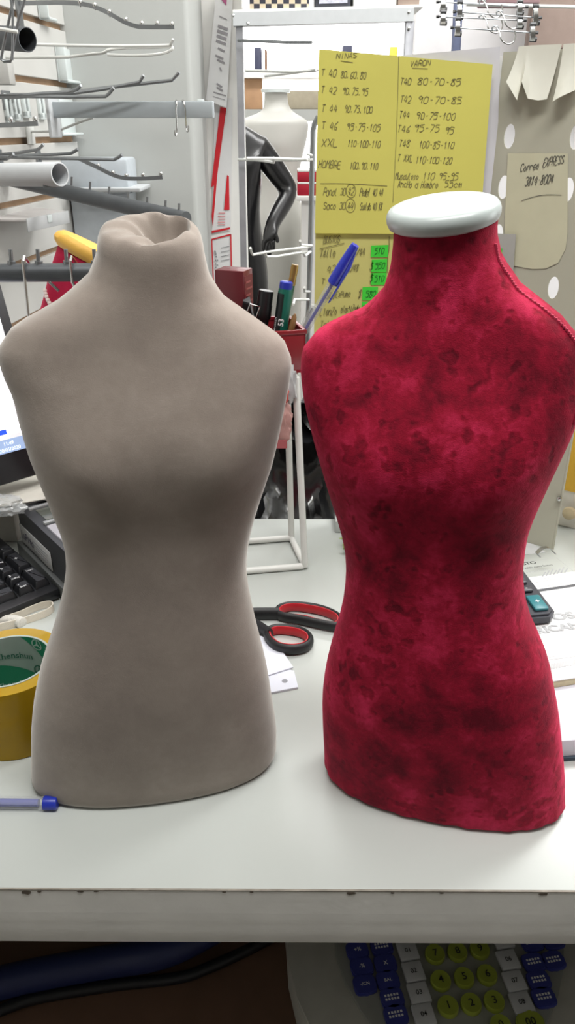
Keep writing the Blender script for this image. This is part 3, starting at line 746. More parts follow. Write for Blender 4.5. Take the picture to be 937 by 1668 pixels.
# second clear pen under it
a, b = stick(512, 497, 484, 556, .878, .886); d = (b-a).normalized(); bot = a+d*((a.z-1.262)/-d.z); Lm = (a-bot).length; Mb_ = along(bot, a)
t = thing('ballpoint_pen', 'uncapped clear pen barrel close under the slanting blue pen', 'pen', bot)
part('barrel', MB().lathe([(.0042, 0), (.0044, Lm)], Mb_, 6), clear, t); part('ink_tube', MB().lathe([(.0016, 0), (.0016, Lm-.004)], Mb_, 8), mat('grey_ink_tube', '6d6e70', .4), t)
# dark red box
a = PY(374, 437, YC+.01); t = thing('eraser_box', 'tall dark red box poking out of the cup beside the taupe bust neck', 'box', (a.x, a.y, 1.2565))
Mbx = fr((a.x+.006, a.y, 1.2565), (.93, -.36, .0), (-.045, .0, 1))
hB = a.z-1.2565
m = MB(Mbx).box(-.0185, .0165, -.0125, .0125, 0, hB, bev=.0015); part('carton', m, mat('maroon_card', '5e1820', .4, var=.05, coat=.2), t)
m = MB(Mbx)
m.box(.0166, .0169, -.011, .011, hB*.2, hB-.006); part('side_label', m, mat('maroon_print', '6e2229', .5), t)
l = MB(Mbx @ Matrix(((0, 0, 1, .0171), (1, 0, 0, 0), (0, 1, 0, 0), (0, 0, 0, 1))) ); 
for k in range(5): l.box(-.008, .004+.004*(k % 2), hB-.014-k*.007, hB-.012-k*.007, 0, .0003)
part('print', l, mat('maroon_light', '9a4a4c', .5), t)
a = PY(403, 497, YC-.005); t = thing('binder_clip', 'black binder clip with bright wire handle beside the dark red box', 'clip', a)
m = MB(T(a) @ RX(15)).prism([(-.011, -.03), (.009, -.03), (.003, .006), (-.004, .008)], -.008, .008, Matrix(((1, 0, 0, 0), (0, 0, -1, 0), (0, 1, 0, 0), (0, 0, 0, 1))), bev=.001); part('body', m, black_plastic, t)
m = MB(); m.tube([a+V((-.003, -.009, -.014)), a+V((.004, -.011, .004)), a+V((.014, -.010, .0)), a+V((.009, -.009, -.014))], .0011, 8); part('wire_handle', m, chrome, t)
# pink pouch
c = PY(462, 682, .842); m = MB(); bmesh.ops.create_icosphere(m.bm, subdivisions=4, radius=1)
for v in m.bm.verts:
    d = v.co.copy(); n = noise.turbulence(d*2.3, 3, True); k = 1+.35*(n-.5)
    x = max(-.85, min(.85, d.x))*1.1; z = max(-.9, min(.9, d.z))*1.08
    v.co = V((c.x-.012+x*.022*k, c.y-.012+d.y*.010*k, c.z+z*.030))
pp = thing('plastic_pouch', 'small pink plastic pouch hanging off the white wire rack', 'pouch', (c.x, c.y, c.z-.032))
part('pouch', m, mat('pink_film', 'c79a94', .3, var=.1, bump=.3, bscale=60, trans=.25), pp)
m = MB(T(c.x-.006, c.y-.024, c.z-.022)).box(-.010, .010, 0, .0006, -.005, .005); part('band', m, mat('rose_band', 'a4575a', .4), pp, 'darker pink printed band')
m = crumple((c.x+.006, c.y-.004, c.z+.042), .010, .008, .026, .6, 3, 8.2, 3); part('bag_neck', m, mat('white_film', 'cfcfd0', .3, trans=.3, bump=.4, bscale=40), pp)
m = crumple((c.x+.001, c.y-.018, c.z+.034), .006, .003, .010, .5, 3, 1.2, 2); part('seal', m, mat('red_tag', 'b8433c', .5), pp, 'red seal')
# ============================================================ black plastic bag behind the counter
m = MB(); bmesh.ops.create_icosphere(m.bm, subdivisions=6, radius=1)
for v in m.bm.verts:
    d = v.co.copy(); n = noise.ridged_multi_fractal(V((d.x*4.2+d.z*.8, d.y*3.0, d.z*2.0))+V((4.1, 2, 7)), .8, 2.2, 5, .9, 1.8); n2 = noise.noise(d*2.2)
    k = 1+.05*(n-1)+.06*n2; yd = .05*(n-1.2)+.03*n2
    e = (abs(d.x)**3.2+abs(d.y)**3.2+abs(d.z)**3.2)**(-1/3.2)
    v.co = V((.04+d.x*e*.24*k, 1.17+d.y*e*.11*k+(-yd if d.y < 0 else yd), .57+d.z*e*.53*min(1.05, k)))
    v.co.z = max(0., v.co.z)
solo('rubbish_bag', m, mat('black_film', '141517', .21, var=.1, bump=.5, bscale=30, spec=1.), 'full shiny black plastic bag standing behind the counter', 'bag')
# ============================================================ pale box and green bag by the red bust
p = PZ(546, 868, 1.0); t = thing('card_box', 'small pale grey card box mostly hidden behind the red bust', 'box', (p.x+.03, p.y+.02, 1.0))
Mq = T(p.x, p.y, 1.0) @ RZ(-3)
m = MB(Mq).box(.0, .075, .0, .055, 0, .018, bev=.001); part('carton', m, mat('pale_card', 'b9bdbb', .6), t)
m = MB(Mq).box(.004, .07, .004, .051, .018, .0188); part('lid', m, mat('pale_card2', 'c6cac8', .6), t)
p = PZ(563, 900, 1.0); m = crumple((p.x+.035, p.y+.004, 1.022), .042, .034, .030, .5, 2.5, 6.1, 4, 1.0)
solo('plastic_bag', m, mat('green_film', 'b9cf86', .3, var=.05, trans=.35, bump=.3, bscale=40), 'crumpled pale green plastic bag peeking out left of the red bust', 'bag')
# ============================================================ perforated display stand (two wings)
fold = V((.234, .972, 0)); edge = V((.350, .892, 0))
st = thing('display_stand', 'grey perforated sheet metal display stand at the back right of the counter', 'display stand', (.25, .93, 1.0))
ztop = 1.572
exw = (edge-fold); Lw = exw.length; MW = fr((fold.x, fold.y, 1.0), exw, (0, 0, 1))   # x to right-front, y back, z up
sheetm = mat('stand_paint', 'b2b0a0', .45, .0, var=.03, scale=12)
# panel with oblong holes cut : grid of cells with elliptic holes
hx = []
def holed_panel(mb, L, z0, z1, cols, rows, a, b, th):
    # cols: hole centres x ; rows: centre z
    xs = [0]; 
    cuts = sorted(cols)
    cw, chh = .020, .032
    segs = 24
    # vertical strips between holes
    strips = []; prev = 0
    for c in cuts: strips.append((prev, c-cw/2)); prev = c+cw/2
    strips.append((prev, L))
    for s0, s1 in strips:
        if s1-s0 > 1e-4: mb.box(s0, s1, 0, th, z0, z1)
    for c in cuts:
        zz = z0
        for r in rows:
            if r-chh/2 > zz: mb.box(c-cw/2, c+cw/2, 0, th, zz, r-chh/2)
            # cell with hole
            outer, inner = [], []
            for k in range(segs):
                q = 2*math.pi*k/segs; cx, cz = math.cos(q), math.sin(q)
                sc_ = 1/max(abs(cx), abs(cz)); outer.append((c+cx*sc_*cw/2, r+cz*sc_*chh/2)); inner.append((c+a*cx, r+b*cz))
            vo = [[mb._v((x, y, z), None) for x, z in outer] for y in (0, th)]; vi = [[mb._v((x, y, z), None) for x, z in inner] for y in (0, th)]
            for k in range(segs):
                j = (k+1) % segs
                mb._f((vo[0][k], vo[0][j], vi[0][j], vi[0][k])); mb._f((vo[1][j], vo[1][k], vi[1][k], vi[1][j])); mb._f((vi[0][k], vi[0][j], vi[1][j], vi[1][k]))
            zz = r+chh/2
        mb.box(c-cw/2, c+cw/2, 0, th, zz, z1)
    return mb
def onwing(px, py):     # pixel -> wing local (x,z)
    d = ray(px, py); n = MW.to_3x3() @ V((0, 1, 0)); o = MW @ V((0, 0, 0))
    tt = (o-EYE).dot(n)/d.dot(n); p = MW.inverted() @ (EYE+d*tt); return p.x, p.z
c1x = onwing(830, 222)[0]; c2x = onwing(937, 232)[0]
rws = [1.0-1.0+onwing(830, y)[1] for y in ()]
zs1 = [onwing(830, 222)[1], onwing(823, 305)[1]]
dz = zs1[0]-zs1[1]
rows = sorted([zs1[0]-dz*k for k in range(-1, 8)]); rows = [r for r in rows if .03 < r < ztop-1.0-.06]
Lw2 = max(Lw, c2x+.028)
part('perforated_wing', holed_panel(MB(MW), Lw2, 0, ztop-1.0, [c1x, c2x], rows, .0062, .0125, .0014), sheetm, st, smooth=False)
# folded flange + left wing
m = MB().box(.085, .2345, .9725, .974, 1.0, ztop-.004, bev=.0003); part('back_wing', m, mat('stand_paint_light', 'cfcfcc', .45, .0), st)
m = MB(); m.tube([MW @ V((Lw2, .0007, 0)), MW @ V((Lw2, .0007, ztop-1.0))], .0016, 8); part('rolled_edge', m, sheetm, st)
p = MW @ V((Lw2-.002, -.003, .075))
m = MB().sphere(p, .0035, 10); part('stud', m, chrome, st, 'small chrome stud')
# papers on the perforated wing
def wing_sheet(pts, off, curl=0.):
    L_ = [onwing(*p) for p in pts]; m = MB(MW)
    m.prism([(x, z) for x, z in L_], off, off+.0004, Matrix(((1, 0, 0, 0), (0, 0, -1, 0), (0, 1, 0, 0), (0, 0, 0, 1)))); return m
note = thing('paper_note', 'large greyish paper with a handwritten phone number taped to the perforated stand', 'note', MW @ V((.06, -.001, .25)))
corner = [(847-4*math.sin(0), 0)]
npts = [(828, 250), (926, 250), (925, 380), (922, 405), (910, 428), (890, 437), (868, 438), (834, 432), (822, 420), (824, 330)]
m = wing_sheet(npts, .0006); part('sheet', m, mat('kraft_grey', 'c5c2a8', .7, var=.03), note)
x0, z0 = onwing(848, 280); Mh = MW @ Matrix(((1, 0, 0, x0), (0, 0, -1, -.0011), (0, 1, 0, z0), (0, 0, 0, 1)))
l = MB(Mh); hand(l, 'Correo', 0, 0, .0082, I4, .0008, sx=.46, rise=.18); hand(l, 'EXPRESS', .025, .006, .0086, I4, .0008, sx=.40, rise=.18)
hand(l, '3814-8004', .007, -.0145, .0095, I4, .0009, sx=.40, rise=.14)
ribbon(l, [V((.006, -.030, .0004)), V((.02, -.025, .0004)), V((.033, -.0225, .0004)), V((.05, -.022, .0004))], .0007, I4)
part('handwriting', l, mat('grey_pencil', '5b5a52', .8), note)
def strip_sheet(pts, off, amp, nm, lab, m_):
    L_ = [onwing(*p) for p in pts]; m = MB(MW)
    top, bot = L_[:len(L_)//2], L_[len(L_)//2:][::-1]
    n = len(top)
    def f(u, v):
        i = min(n-2, int(u*(n-1))); t = u*(n-1)-i
        a = [top[i][k]+(top[i+1][k]-top[i][k])*t for k in (0, 1)]; b = [bot[i][k]+(bot[i+1][k]-bot[i][k])*t for k in (0, 1)]
        return (a[0]+(b[0]-a[0])*v, -off-amp*v*v*(1+.3*math.sin(u*5)), a[1]+(b[1]-a[1])*v)
    m.grid(f, (n-1)*3, 6, .0004, (0, 1, 0)); return solo(nm, m, m_, lab, 'paper', 'torn paper strips on the perforated stand')
tornp = mat('torn_paper', 'd3d2c6', .8, var=.03)
strip_sheet([(846, 76), (853, 75), (859, 75), (866, 74), (890, 73), (916, 72), (896, 162), (882, 164), (867, 161), (859, 134), (851, 164), (832, 134)], .0014, .012, 'paper_strip', 'wide torn pale paper strip with a notched end at the stand top', tornp)
strip_sheet([(919, 72), (932, 71), (950, 70), (946, 145), (930, 154), (907, 166)], .0016, .012, 'paper_strip', 'narrower torn pale paper strip at the stand top, at the right edge', tornp)
# white paper behind the yellow sheets and torn top
def psheet(pts, Y, nm, m_, lab, cat, amp=0., group=None, obj_parent=None, thick=.0004, n=10):
    P = [PY(x, y, Y) for x, y in pts]     # tl, tr, br, bl
    m = MB()
    def f(u, v):
        a = P[0].lerp(P[1], u); b = P[3].lerp(P[2], u); p = a.lerp(b, v)
        p.y -= amp*math.sin(u*math.pi*1.5+.4)*(1-.5*v); return p
    m.grid(f, n, n, thick, (0, 1, 0)); return m, f
m, _ = psheet([(640, 92), (815, 76), (806, 440), (640, 440)], .9705, '', None, '', '', .0)
solo('backing_paper', m, mat('lilac_paper', 'd3d2d8', .7, var=.03), 'plain white backing paper showing along the right edge of the yellow sheet', 'paper')
m, _ = psheet([(700, 84), (740, 82), (738, 104), (690, 99)], .9690, '', None, '', '', .0)
yel = mat('yellow_paper', 'd4cd66', .75, var=.04, scale=9)
ysh = thing('yellow_sheet', 'upper yellow sheet with two columns of handwritten sizes', 'note', PY(650, 380, .962))
YS = .962
mm, fS = psheet([(520, 80), (803, 105), (781, 382), (513, 380)], YS, '', None, '', '', 0, n=16)
part('sheet', mm, yel, ysh)
def onplane(px, py, Y, dy):
    p = PY(px, py, Y); return p
def hw(l, s, px, py, hpx, wpx, rise=0., Y=YS, w=.0007):
    # write s so that it starts at pixel (px,py baseline), is hpx tall and wpx wide, flat in the plane y=Y
    p = PY(px, py, Y); q = PY(px+wpx, py, Y); tpt = PY(px, py-hpx, Y)
    h = (tpt-p).length; wd = (q-p).length; n = max(1, len(s))
    sx = wd/(n*h/6*5.6)
    Mh = Matrix(((1, 0, 0, p.x), (0, 0, -1, p.y), (0, 1, 0, p.z), (0, 0, 0, 1)))
    hand(l, s, 0, 0, h, Mh, w, sx=sx, rise=rise)
l = MB()
hw(l, 'NINAS', 548, 96, 9, 34, .05)
for s, y, x1, w in (('T 40', 124, 523, 26), ('T 42', 152, 523, 26), ('T 44', 182, 524, 26), ('T 46', 210, 524, 27), ('XXL', 238, 524, 28), ('HOMBRE', 273, 519, 37)): hw(l, s, x1, y, 12, w, -.05)
for s, x, y, w in (('80.60.80', 555, 127, 42), ('90.75.95', 558, 154, 42), ('90.75.100', 561, 183, 46), ('95-75-105', 565, 212, 55), ('110-100-110', 566, 239, 54), ('100.90.110', 570, 275, 46)): hw(l, s, x, y, 11, w, -.03)
hw(l, 'VARON', 668, 108, 9, 34, .05)
for s, x, y, w in (('T40', 652, 138, 18), ('80-70-85', 680, 138, 72), ('T42', 652, 167, 18), ('90-70-85', 681, 168, 72), ('T44', 650, 192, 18), ('90-75-100', 678, 194, 64), ('T46', 647, 215, 22), ('95-75', 675, 214, 42), ('95', 725, 218, 15), ('T48', 650, 239, 18), ('100-85-110', 682, 241, 58), ('T XXL', 647, 263, 26), ('110-100-120', 677, 266, 60), ('Musculoso', 644, 292, 38), ('110 95-95', 689, 292, 58), ('Ancho a Hombro', 648, 305, 66), ('55cm', 724, 305, 30)): hw(l, s, x, y, 11, w, -.02)
def px_line(l, pts, w=.0006, Y=YS):
    P = [PY(x, y, Y) for x, y in pts]; o = P[0]
    Mh = Matrix(((1, 0, 0, o.x), (0, 0, -1, o.y), (0, 1, 0, o.z), (0, 0, 0, 1)))
    ribbon(l, [V((p.x-o.x, p.z-o.z, .0004)) for p in P], w, Mh)
px_line(l, [(522, 299), (560, 299), (600, 301), (631, 303)]); px_line(l, [(650, 85), (648, 160), (645, 240), (640, 330)], .0005)
px_line(l, [(555, 99), (575, 102)]); px_line(l, [(672, 111), (697, 112)])
for s, x, y, w in (('Panal 30', 527, 318, 36), ('42', 567, 317, 10), ('Pedal 40 44', 586, 319, 38), ('Saco 30', 527, 341, 36), ('44', 566, 341, 10), ('Sueldo 40 48', 586, 342, 36)): hw(l, s, x, y, 12, w, -.01)
for cx, cy in ((572, 311), (571, 335)): px_line(l, [(cx+8*math.cos(a), cy+11*math.sin(a)) for a in [2*math.pi*k/10 for k in range(11)]])
part('handwriting', l, ink, ysh)
YS2 = .966
y2 = thing('yellow_sheet', 'lower yellow sheet listing prices beside green stickers', 'note', PY(600, 560, YS2))
mm, _ = psheet([(514, 372), (660, 374), (655, 600), (511, 600)], YS2, '', None, '', '', 0, n=12)
part('sheet', mm, mat('yellow_paper_low', 'c8c274', .75, var=.04, scale=9), y2)
l = MB(); kw = dict(Y=YS2-.0005, w=.0008)
for s, x, y, h, w in (('BUSTOS', 527, 396, 11, 27), ('TAlle', 521, 419, 12, 26), ('42/44', 571, 417, 12, 24), ('42', 533, 444, 12, 14), ('46/48', 562, 443, 12, 22), ('T', 523, 463, 9, 8), ('de', 543, 463, 8, 10), ('Sofe', 526, 487, 10, 20), ('Espuma', 547, 484, 9, 24), ('$', 602, 440, 12, 6), ('$', 602, 459, 12, 6), ('$', 583, 485, 12, 6), ('$', 589, 508, 10, 6), ('Lienzo', 521, 514, 12, 28), ('elastizado', 555, 509, 11, 30), ('Talla', 521, 534, 11, 28)): hw(l, s, x, y, h, w, .06, **kw)
px_line(l, [(521, 405), (540, 401), (561, 396)], .0008, YS2-.0005); px_line(l, [(634, 385), (634, 405), (632, 416)], .0008, YS2-.0005); px_line(l, [(632, 418), (631, 445)], .0008, YS2-.0005)
part('handwriting', l, ink, y2)
grs = mat('green_sticker', '3fd03a', .6, var=.03)
for i, (x0, y0, x1, y1, s, where) in enumerate(((605, 399, 633, 419, '510', 'uppermost green price sticker reading 510'), (606, 422, 631, 443, '550', 'green price sticker reading 550'), (605, 444, 630, 464, '510', 'third green price sticker down, also reading 510'), (591, 467, 616, 489, '580', 'green price sticker reading 580, lower left'), (590, 491, 616, 508, '', 'lowest green sticker just above the red bust shoulder'))):
    Yk = YS2-.0009
    g = thing('price_sticker', where, 'sticker', PY((x0+x1)/2, y1, Yk), 'green stickers on the lower yellow sheet')
    mm, _ = psheet([(x0, y0+1), (x1, y0), (x1-1, y1), (x0-1, y1)], Yk, '', None, '', '', 0, n=2); part('paper', mm, grs, g)
    if s:
        l = MB(); hw(l, s, x0+5, y1-5, 10, 16, .05, Y=Yk, w=.0007); part('handwriting', l, mat('dark_green_ink', '1f6a24', .7), g)
# grey card behind the neck
cd = thing('grey_card', 'grey card with a green sliver sticking out behind the red bust neck', 'card', MW @ V((.02, -.004, .18)))
L_ = [onwing(x, y) for x, y in ((795, 379), (843, 381), (838, 447), (795, 470))]
mirror = Matrix(((1, 0, 0, 0), (0, 0, -1, 0), (0, 1, 0, 0), (0, 0, 0, 1)))
m = MB(MW @ mirror).prism(L_, .004, .0046); part('sheet', m, mat('card_grey', 'a9a8a4', .6), cd)
L_ = [onwing(x, y) for x, y in ((800, 403), (821, 404), (820, 424), (800, 424))]
m = MB(MW @ mirror).prism(L_, .0048, .0051); part('sticker', m, grs, cd, 'green sticker sliver')
# ============================================================ calculator, booklet, notebook
def bk(px, py, z): return PZ(px, py, z)
ang = 17.
q = PZ(925, 1103, 1.032)
MBk = T(q.x, q.y, 1.0) @ RZ(ang)
nb = thing('notebook', 'thick white notebook with a dark blue back cover under the booklet', 'notebook', (q.x+.05, q.y, 1.0))
qn = PZ(912, 1208, 1.022); MN = T(qn.x, qn.y, 1.0) @ RZ(6)
m = MB(MN).box(-.05, .17, 0, .26, .004, .0225, bev=.001); part('page_block', m, paper_blue, nb)
m = MB(MN).box(-.052, .172, -.002, .262, .0, .0042, bev=.0006); part('back_cover', m, mat('navy_cover', '30414f', .5), nb)
# booklet on top
bkl = thing('booklet', 'printed white booklet with a metal fastener under the calculator', 'booklet', (q.x, q.y+.05, 1.0225))
p1 = PZ(912, 1107, 1.034); p2 = PZ(870, 905, 1.034); MB2 = T(p1.x-.01, p1.y, 1.0225) @ RZ(13)
H2 = .175
m = MB(MB2).box(-.07, .16, 0, H2, 0, .0085, bev=.0008); part('page_block', m, mat('cream_pages', 'cfc4a0', .8, var=.08, scale=200), bkl)
m = MB(MB2).box(-.0705, .1605, -.0006, H2+.0005, .0085, .0094, bev=.0002); top = part('top_page', m, paper, bkl)
iMB = MB2.inverted()
def onb(px, py): p = iMB @ PZ(px, py, 1.0320); return p.x, p.y
def ptext(l, s, px, py, hpx, bold=.0, sx=1.):
    x, y = onb(px, py); x2, y2 = onb(px, py-hpx); printed(l, s, (V((x, y))-V((x2, y2))).length*1.35, MB2 @ T(x, y, .0096), bold, sx=sx)
def pline(l, a, b, w):
    A_, B_ = V(onb(*a)), V(onb(*b)); ribbon(l, [V((A_.x, A_.y, .0097)), V((B_.x, B_.y, .0097))], w, MB2)
l = MB()
ptext(l, 'STO', 853, 921, 4, .03, 1.15); ptext(l, 'no valido como factura', 848, 928, 2.3, .015, 1.0)
part('heading', l, ink_dk, top, 'black printed heading')
l = MB(); ptext(l, 'IMPORTANTE', 858, 934, 2.2, .0, 1.1)
for a, b in (((851, 916), (907, 909)), ((907, 909), (940, 935)), ((880, 944), (937, 934)), ((873, 949), (940, 937)), ((877, 956), (940, 947))): pline(l, a, b, .0004)
for k in range(7): pline(l, (884+k*6, 939-k), (889+k*6, 932-(k % 3)*1.5-k), .0016)
part('fine_print', l, grey_ink, top)
l = MB(); A_, B_, C_, D_ = [onb(*p) for p in ((871, 961), (940, 951), (940, 955), (873, 965))]
l.quad([MB2 @ V((x, y, .0097)) for x, y in (A_, B_, C_, D_)]); part('dark_band', l, mat('band_grey', '55565a', .7), top)
l = MB(); ptext(l, 'OS', 904, 1011, 10, .045, 1.25); ptext(l, 'RICAN', 876, 1033, 10, .045, 1.15)
part('large_lettering', l, mat('light_grey_print', 'a7a8aa', .8, var=.05), top, 'large pale grey letters')
l = MB(); pline(l, (893, 1071), (940, 1063), .0004); pline(l, (894, 1075), (940, 1069), .0009)
for k in range(10): pline(l, (897+k*4.6, 1090-k*.8), (900+k*4.6, 1081-k*.8), .0022)
for a, b in (((884, 970), (918, 1000)), ((920, 960), (940, 972))): pline(l, a, b, .0003)
part('fine_print', l, mat('pale_ink', 'bdbdbf', .8), top)
# paper fastener
fm = thing('paper_fastener', 'bright metal paper fastener clasping the top of the booklet', 'fastener', MB2 @ V((.0, H2-.01, .0095)))
a, b = onb(874, 902), onb(899, 897)
m = MB(); A_ = MB2 @ V((a[0], a[1], .0098)); B_ = MB2 @ V((b[0], b[1], .0098)); mid = A_.lerp(B_, .5)+V((0, 0, .006))
m.tube(spline([A_, A_.lerp(mid, .5)+V((0, 0, .002)), mid, B_.lerp(mid, .5)+V((0, 0, .002)), B_], 5), 1., sec=[(-.0028, -.0004), (.0028, -.0004), (.0028, .0004), (-.0028, .0004)])
part('arch', m, chrome, fm)
for P in (A_, B_):
    m = MB(MB2); L0 = iMB @ P; m.box(L0.x-.0008, L0.x+.0008, L0.y-.010, L0.y, .0096, .0104, bev=.0002); part('prong', m, steel, fm)
# loose receipt near stand
m = MB(T(PZ(868, 893, 1.0).x, PZ(868, 893, 1.0).y, 1.0) @ RZ(10)).prism([(-.02, -.015), (.012, -.014), (.006, .010), (-.01, .018), (-.025, .01)], 0, .0005, bev=.0001)
solo('paper_slip', m, mat('slip_grey', 'c9cacb', .8), 'small curled grey paper slip at the foot of the display stand', 'paper')
# calculator
cz = 1.0325; qc = PZ(912, 1003, cz+.010)
MC = T(qc.x-.002, qc.y, cz) @ RZ(9) @ RX(3)
cal = thing('calculator', 'dark desktop calculator with a large teal plus key beside the red bust', 'calculator', (qc.x-.04, qc.y+.03, cz))
Wc, Hc = .105, .150
pl_ = [(-Wc, .008), (-Wc+.008, 0), (-.008, 0), (0, .008), (-.001, Hc), (-Wc+.001, Hc)]
m = MB(MC).prism(pl_, 0, .0125, bev=.0025); part('case', m, mat('charcoal_plastic', '3a3b42', .4), cal)
m = MB(MC).box(-Wc+.008, -.008, Hc-.04, Hc-.01, .0122, .0140, bev=.001); part('display', m, mat('lcd_green', '8b9488', .2), cal)
kx = [-.0165-.0195*i for i in range(5)]
teal = mat('teal_key', '2f747c', .35)
def ck(x, y, w, h, mt, sign, sz=.008, lab=None):
    m = MB(MC).box(x-w/2, x+w/2, y-h/2, y+h/2, .0122, .0165, bev=.0018); k = part('key', m, mt, cal, lab)
    if sign: l = MB(MC); printed(l, sign, sz, T(x, y-sz*.33, .0166), .008, 'CENTER'); part('legend', l, white_ink, k)
ck(kx[0]+.0015, .0195, .0155, .025, teal, '+', .010, 'large teal plus key')
for i, s in ((2, '-'), (3, 'x'), (4, '÷')): ck(kx[0], .024+.0065+(i-1)*.0155-.0015+ .000, .014, .0095, mat('grey_key', '3f4047', .4), s, .008)
yk = mat('yellow_key', 'b5a93a', .4)
ck(kx[0], .024+.005+4*.0155, .014, .0095, yk, '', .006, 'yellow key')
for i in range(1, 5):
    for j, y in enumerate((.0145, .030, .0455, .061, .0765)):
        ck(kx[i], y, .015, .010, MATS['grey_key'], ('0', '.', '=', '%')[i-1] if j == 0 else str((3*(j-1)+i) % 10), .0065)
# white box with yellow panel and knob
p = PZ(903, 853, 1.0); p2 = PZ(940, 862, 1.0)
exb = (p2-p).normalized(); MX = fr((p.x-.004, p.y, 1.0), exb, (0, 0, 1))
wb = thing('drawer_box', 'white box with a yellow upper front and a round wooden knob at the right edge', 'box', (p.x+.06, p.y, 1.0))
zt = (PY(918, 798, p.y-.005)).z-1.0
m = MB(MX).box(0, .22, 0, .15, 0, .20, bev=.002); part('box_body', m, mat('box_white', 'd7d3cc', .55), wb)
m = MB(MX).box(.006, .218, -.0015, .001, zt, .199, bev=.0005); part('front_panel', m, mat('yellow_panel', 'e0b23c', .5, var=.03), wb, 'yellow upper panel')
d = ray(931, 831); n = MX.to_3x3() @ V((0, 1, 0)); pk = EYE+d*((MX.translation-EYE).dot(n)/d.dot(n)); lk = MX.inverted() @ pk
m = MB(MX @ T(lk.x, 0, lk.z) @ RX(90)).lathe([(.003, 0), (.003, .006), (.0085, .008), (.0095, .011), (.0085, .0145), (.004, .016), (.0005, .0162)], seg=22); part('knob', m, mat('tan_wood', 'b8a98b', .5, var=.1), wb, 'round wooden knob')
# ============================================================ room shell
m = MB().box(-1.6, 2.6, -1.4, 5.2, -.05, 0); struct('floor', m, mat('floor_tile', '6f6a64', .5, var=.08, scale=5))
m = MB().box(-1.6, 2.6, -1.4, 5.2, 2.75, 2.8); struct('ceiling', m, wall_white)
m = MB().box(2.6, 2.65, -1.4, 5.2, 0, 2.75); struct('wall_right', m, wall_white)
m = MB().box(-1.65, -1.6, -1.4, 5.2, 0, 2.75); struct('wall_left', m, wall_white)
m = MB().box(-1.6, 2.6, -1.45, -1.4, 0, 2.75); struct('wall_rear', m, mat('rear_paint', '6f6c68', .8, var=.03))
# back wall with wide shop window
m = MB()
wx0, wx1, wz0, wz1 = -.75, .92, .25, 2.45
m.box(-1.6, wx0, 5.0, 5.1, 0, 2.75); m.box(wx1, 2.6, 5.0, 5.1, 0, 2.75); m.box(wx0, wx1, 5.0, 5.1, 0, wz0); m.box(wx0, wx1, 5.0, 5.1, wz1, 2.75)
struct('wall_back', m, wall_white)
wn = MB()
for a in ((wx0, wx0+.05, wz0, wz1), (wx1-.05, wx1, wz0, wz1), (wx0, wx1, wz0, wz0+.05), (wx0, wx1, wz1-.05, wz1)): wn.box(a[0], a[1], 4.99, 5.07, a[2], a[3])
w = struct('window_1', wn, wall_white)
m = MB().box(wx0+.05, wx1-.05, 5.03, 5.04, wz0+.05, wz1-.05)
part('daylit_pane', m, mat('daylight_pane', 'ffffff', .5, var=0, emit=3.0), w)
# pillar, right face catches the window light
m = MB().box(-1.6, -.198, 1.83, 2.12, 0, 2.75, bev=.012, seg=3); struct('wall_pillar', m, wall_grey, smooth=True)
m = MB().box(-1.6, -.108, 2.16, 2.22, 0, 2.75); struct('wall_partition', m, wall_white)
# slatwall
sa = V((-.482, 1.53, 0)); su = V((.113, 1, 0)).normalized(); sn = V((su.y, -su.x, 0))
MSl = Matrix(((su.x, sn.x, 0, sa.x), (su.y, sn.y, 0, sa.y), (0, 0, 1, 0), (0, 0, 0, 1)))    # x along wall, y out, z up
z0 = PY(25, 230, 1.53).z
m = MB(MSl)
k0 = int(z0/.1)
for k in range(-k0, 13):
    za = z0+.1*k+.0055; m.box(-.45, .300, -.014, 0, za, za+.089, bev=.0008)
struct('wall_slat', m, slat_white)
m = MB(MSl).box(-.45, .300, -.022, -.010, 0, 2.7); struct('trim_groove', m, groove_wood)
def onslat(px, py, out=0.):
    n = V((sn.x, sn.y, 0)); d = ray(px, py); o = sa+sn*out
    return EYE+d*((V((o.x, o.y, 1.5))-EYE).dot(n)/d.dot(n))
# vertical uprights inside slat openings (dark slots)
# ============================================================ display arms on the slatwall
def wirepath(pts, Y, dY=0.):
    n = len(pts); return [PY(x, y, Y-dY*i/max(1, n-1)) for i, (x, y) in enumerate(pts)]
def plate(t, base, h=.05, w=.02, m_=None):
    # backplate on the slatwall near base point
    q = MSl.inverted() @ base
    m = MB(MSl).box(q.x-w/2, q.x+w/2, 0.0, .004, base.z-h*.7, base.z+h*.3, bev=.0008); part('back_plate', m, m_ or steel, t)
def tobase(P):      # extend path start to the wall
    q = MSl.inverted() @ P[0]
    return MSl @ V((q.x, .003, P[0].z))
def wall_y(px):     # Y where a pixel column meets the slatwall
    return onslat(px, 206).y
def waterfall(pts, balls, Y, label, bar_r=.0034, side=None):
    P = spline(wirepath(pts, Y, .02), 4); b = tobase(P)
    t = thing('waterfall_arm', label, 'display arm', b, 'stepped display arms on the slatwall')
    m = MB().tube([b]+P, 1., sec=[(-.002, -.0034), (.002, -.0034), (.002, .0034), (-.002, .0034)]); part('arm', m, steel, t)
    for x, y in balls:
        p = PY(x, y, Y-.02*(x-pts[0][0])/(pts[-1][0]-pts[0][0]))
        m = MB().sphere(p, .0042, 10); m.cyl(p+V((0, 0, -.008)), p, .0016, .0016, 8); part('ball_stop', m, chrome, t)
    plate(t, b); return t
waterfall([(92, 4), (122, 5), (146, 9), (166, 16), (182, 24), (203, 36), (223, 43), (243, 44), (284, 44)], [(130, 3), (154, 8), (178, 19), (205, 32), (231, 38), (256, 38), (280, 39)], 1.60, 'stepped grey arm with ball stops, topmost at left of the grey pillar')
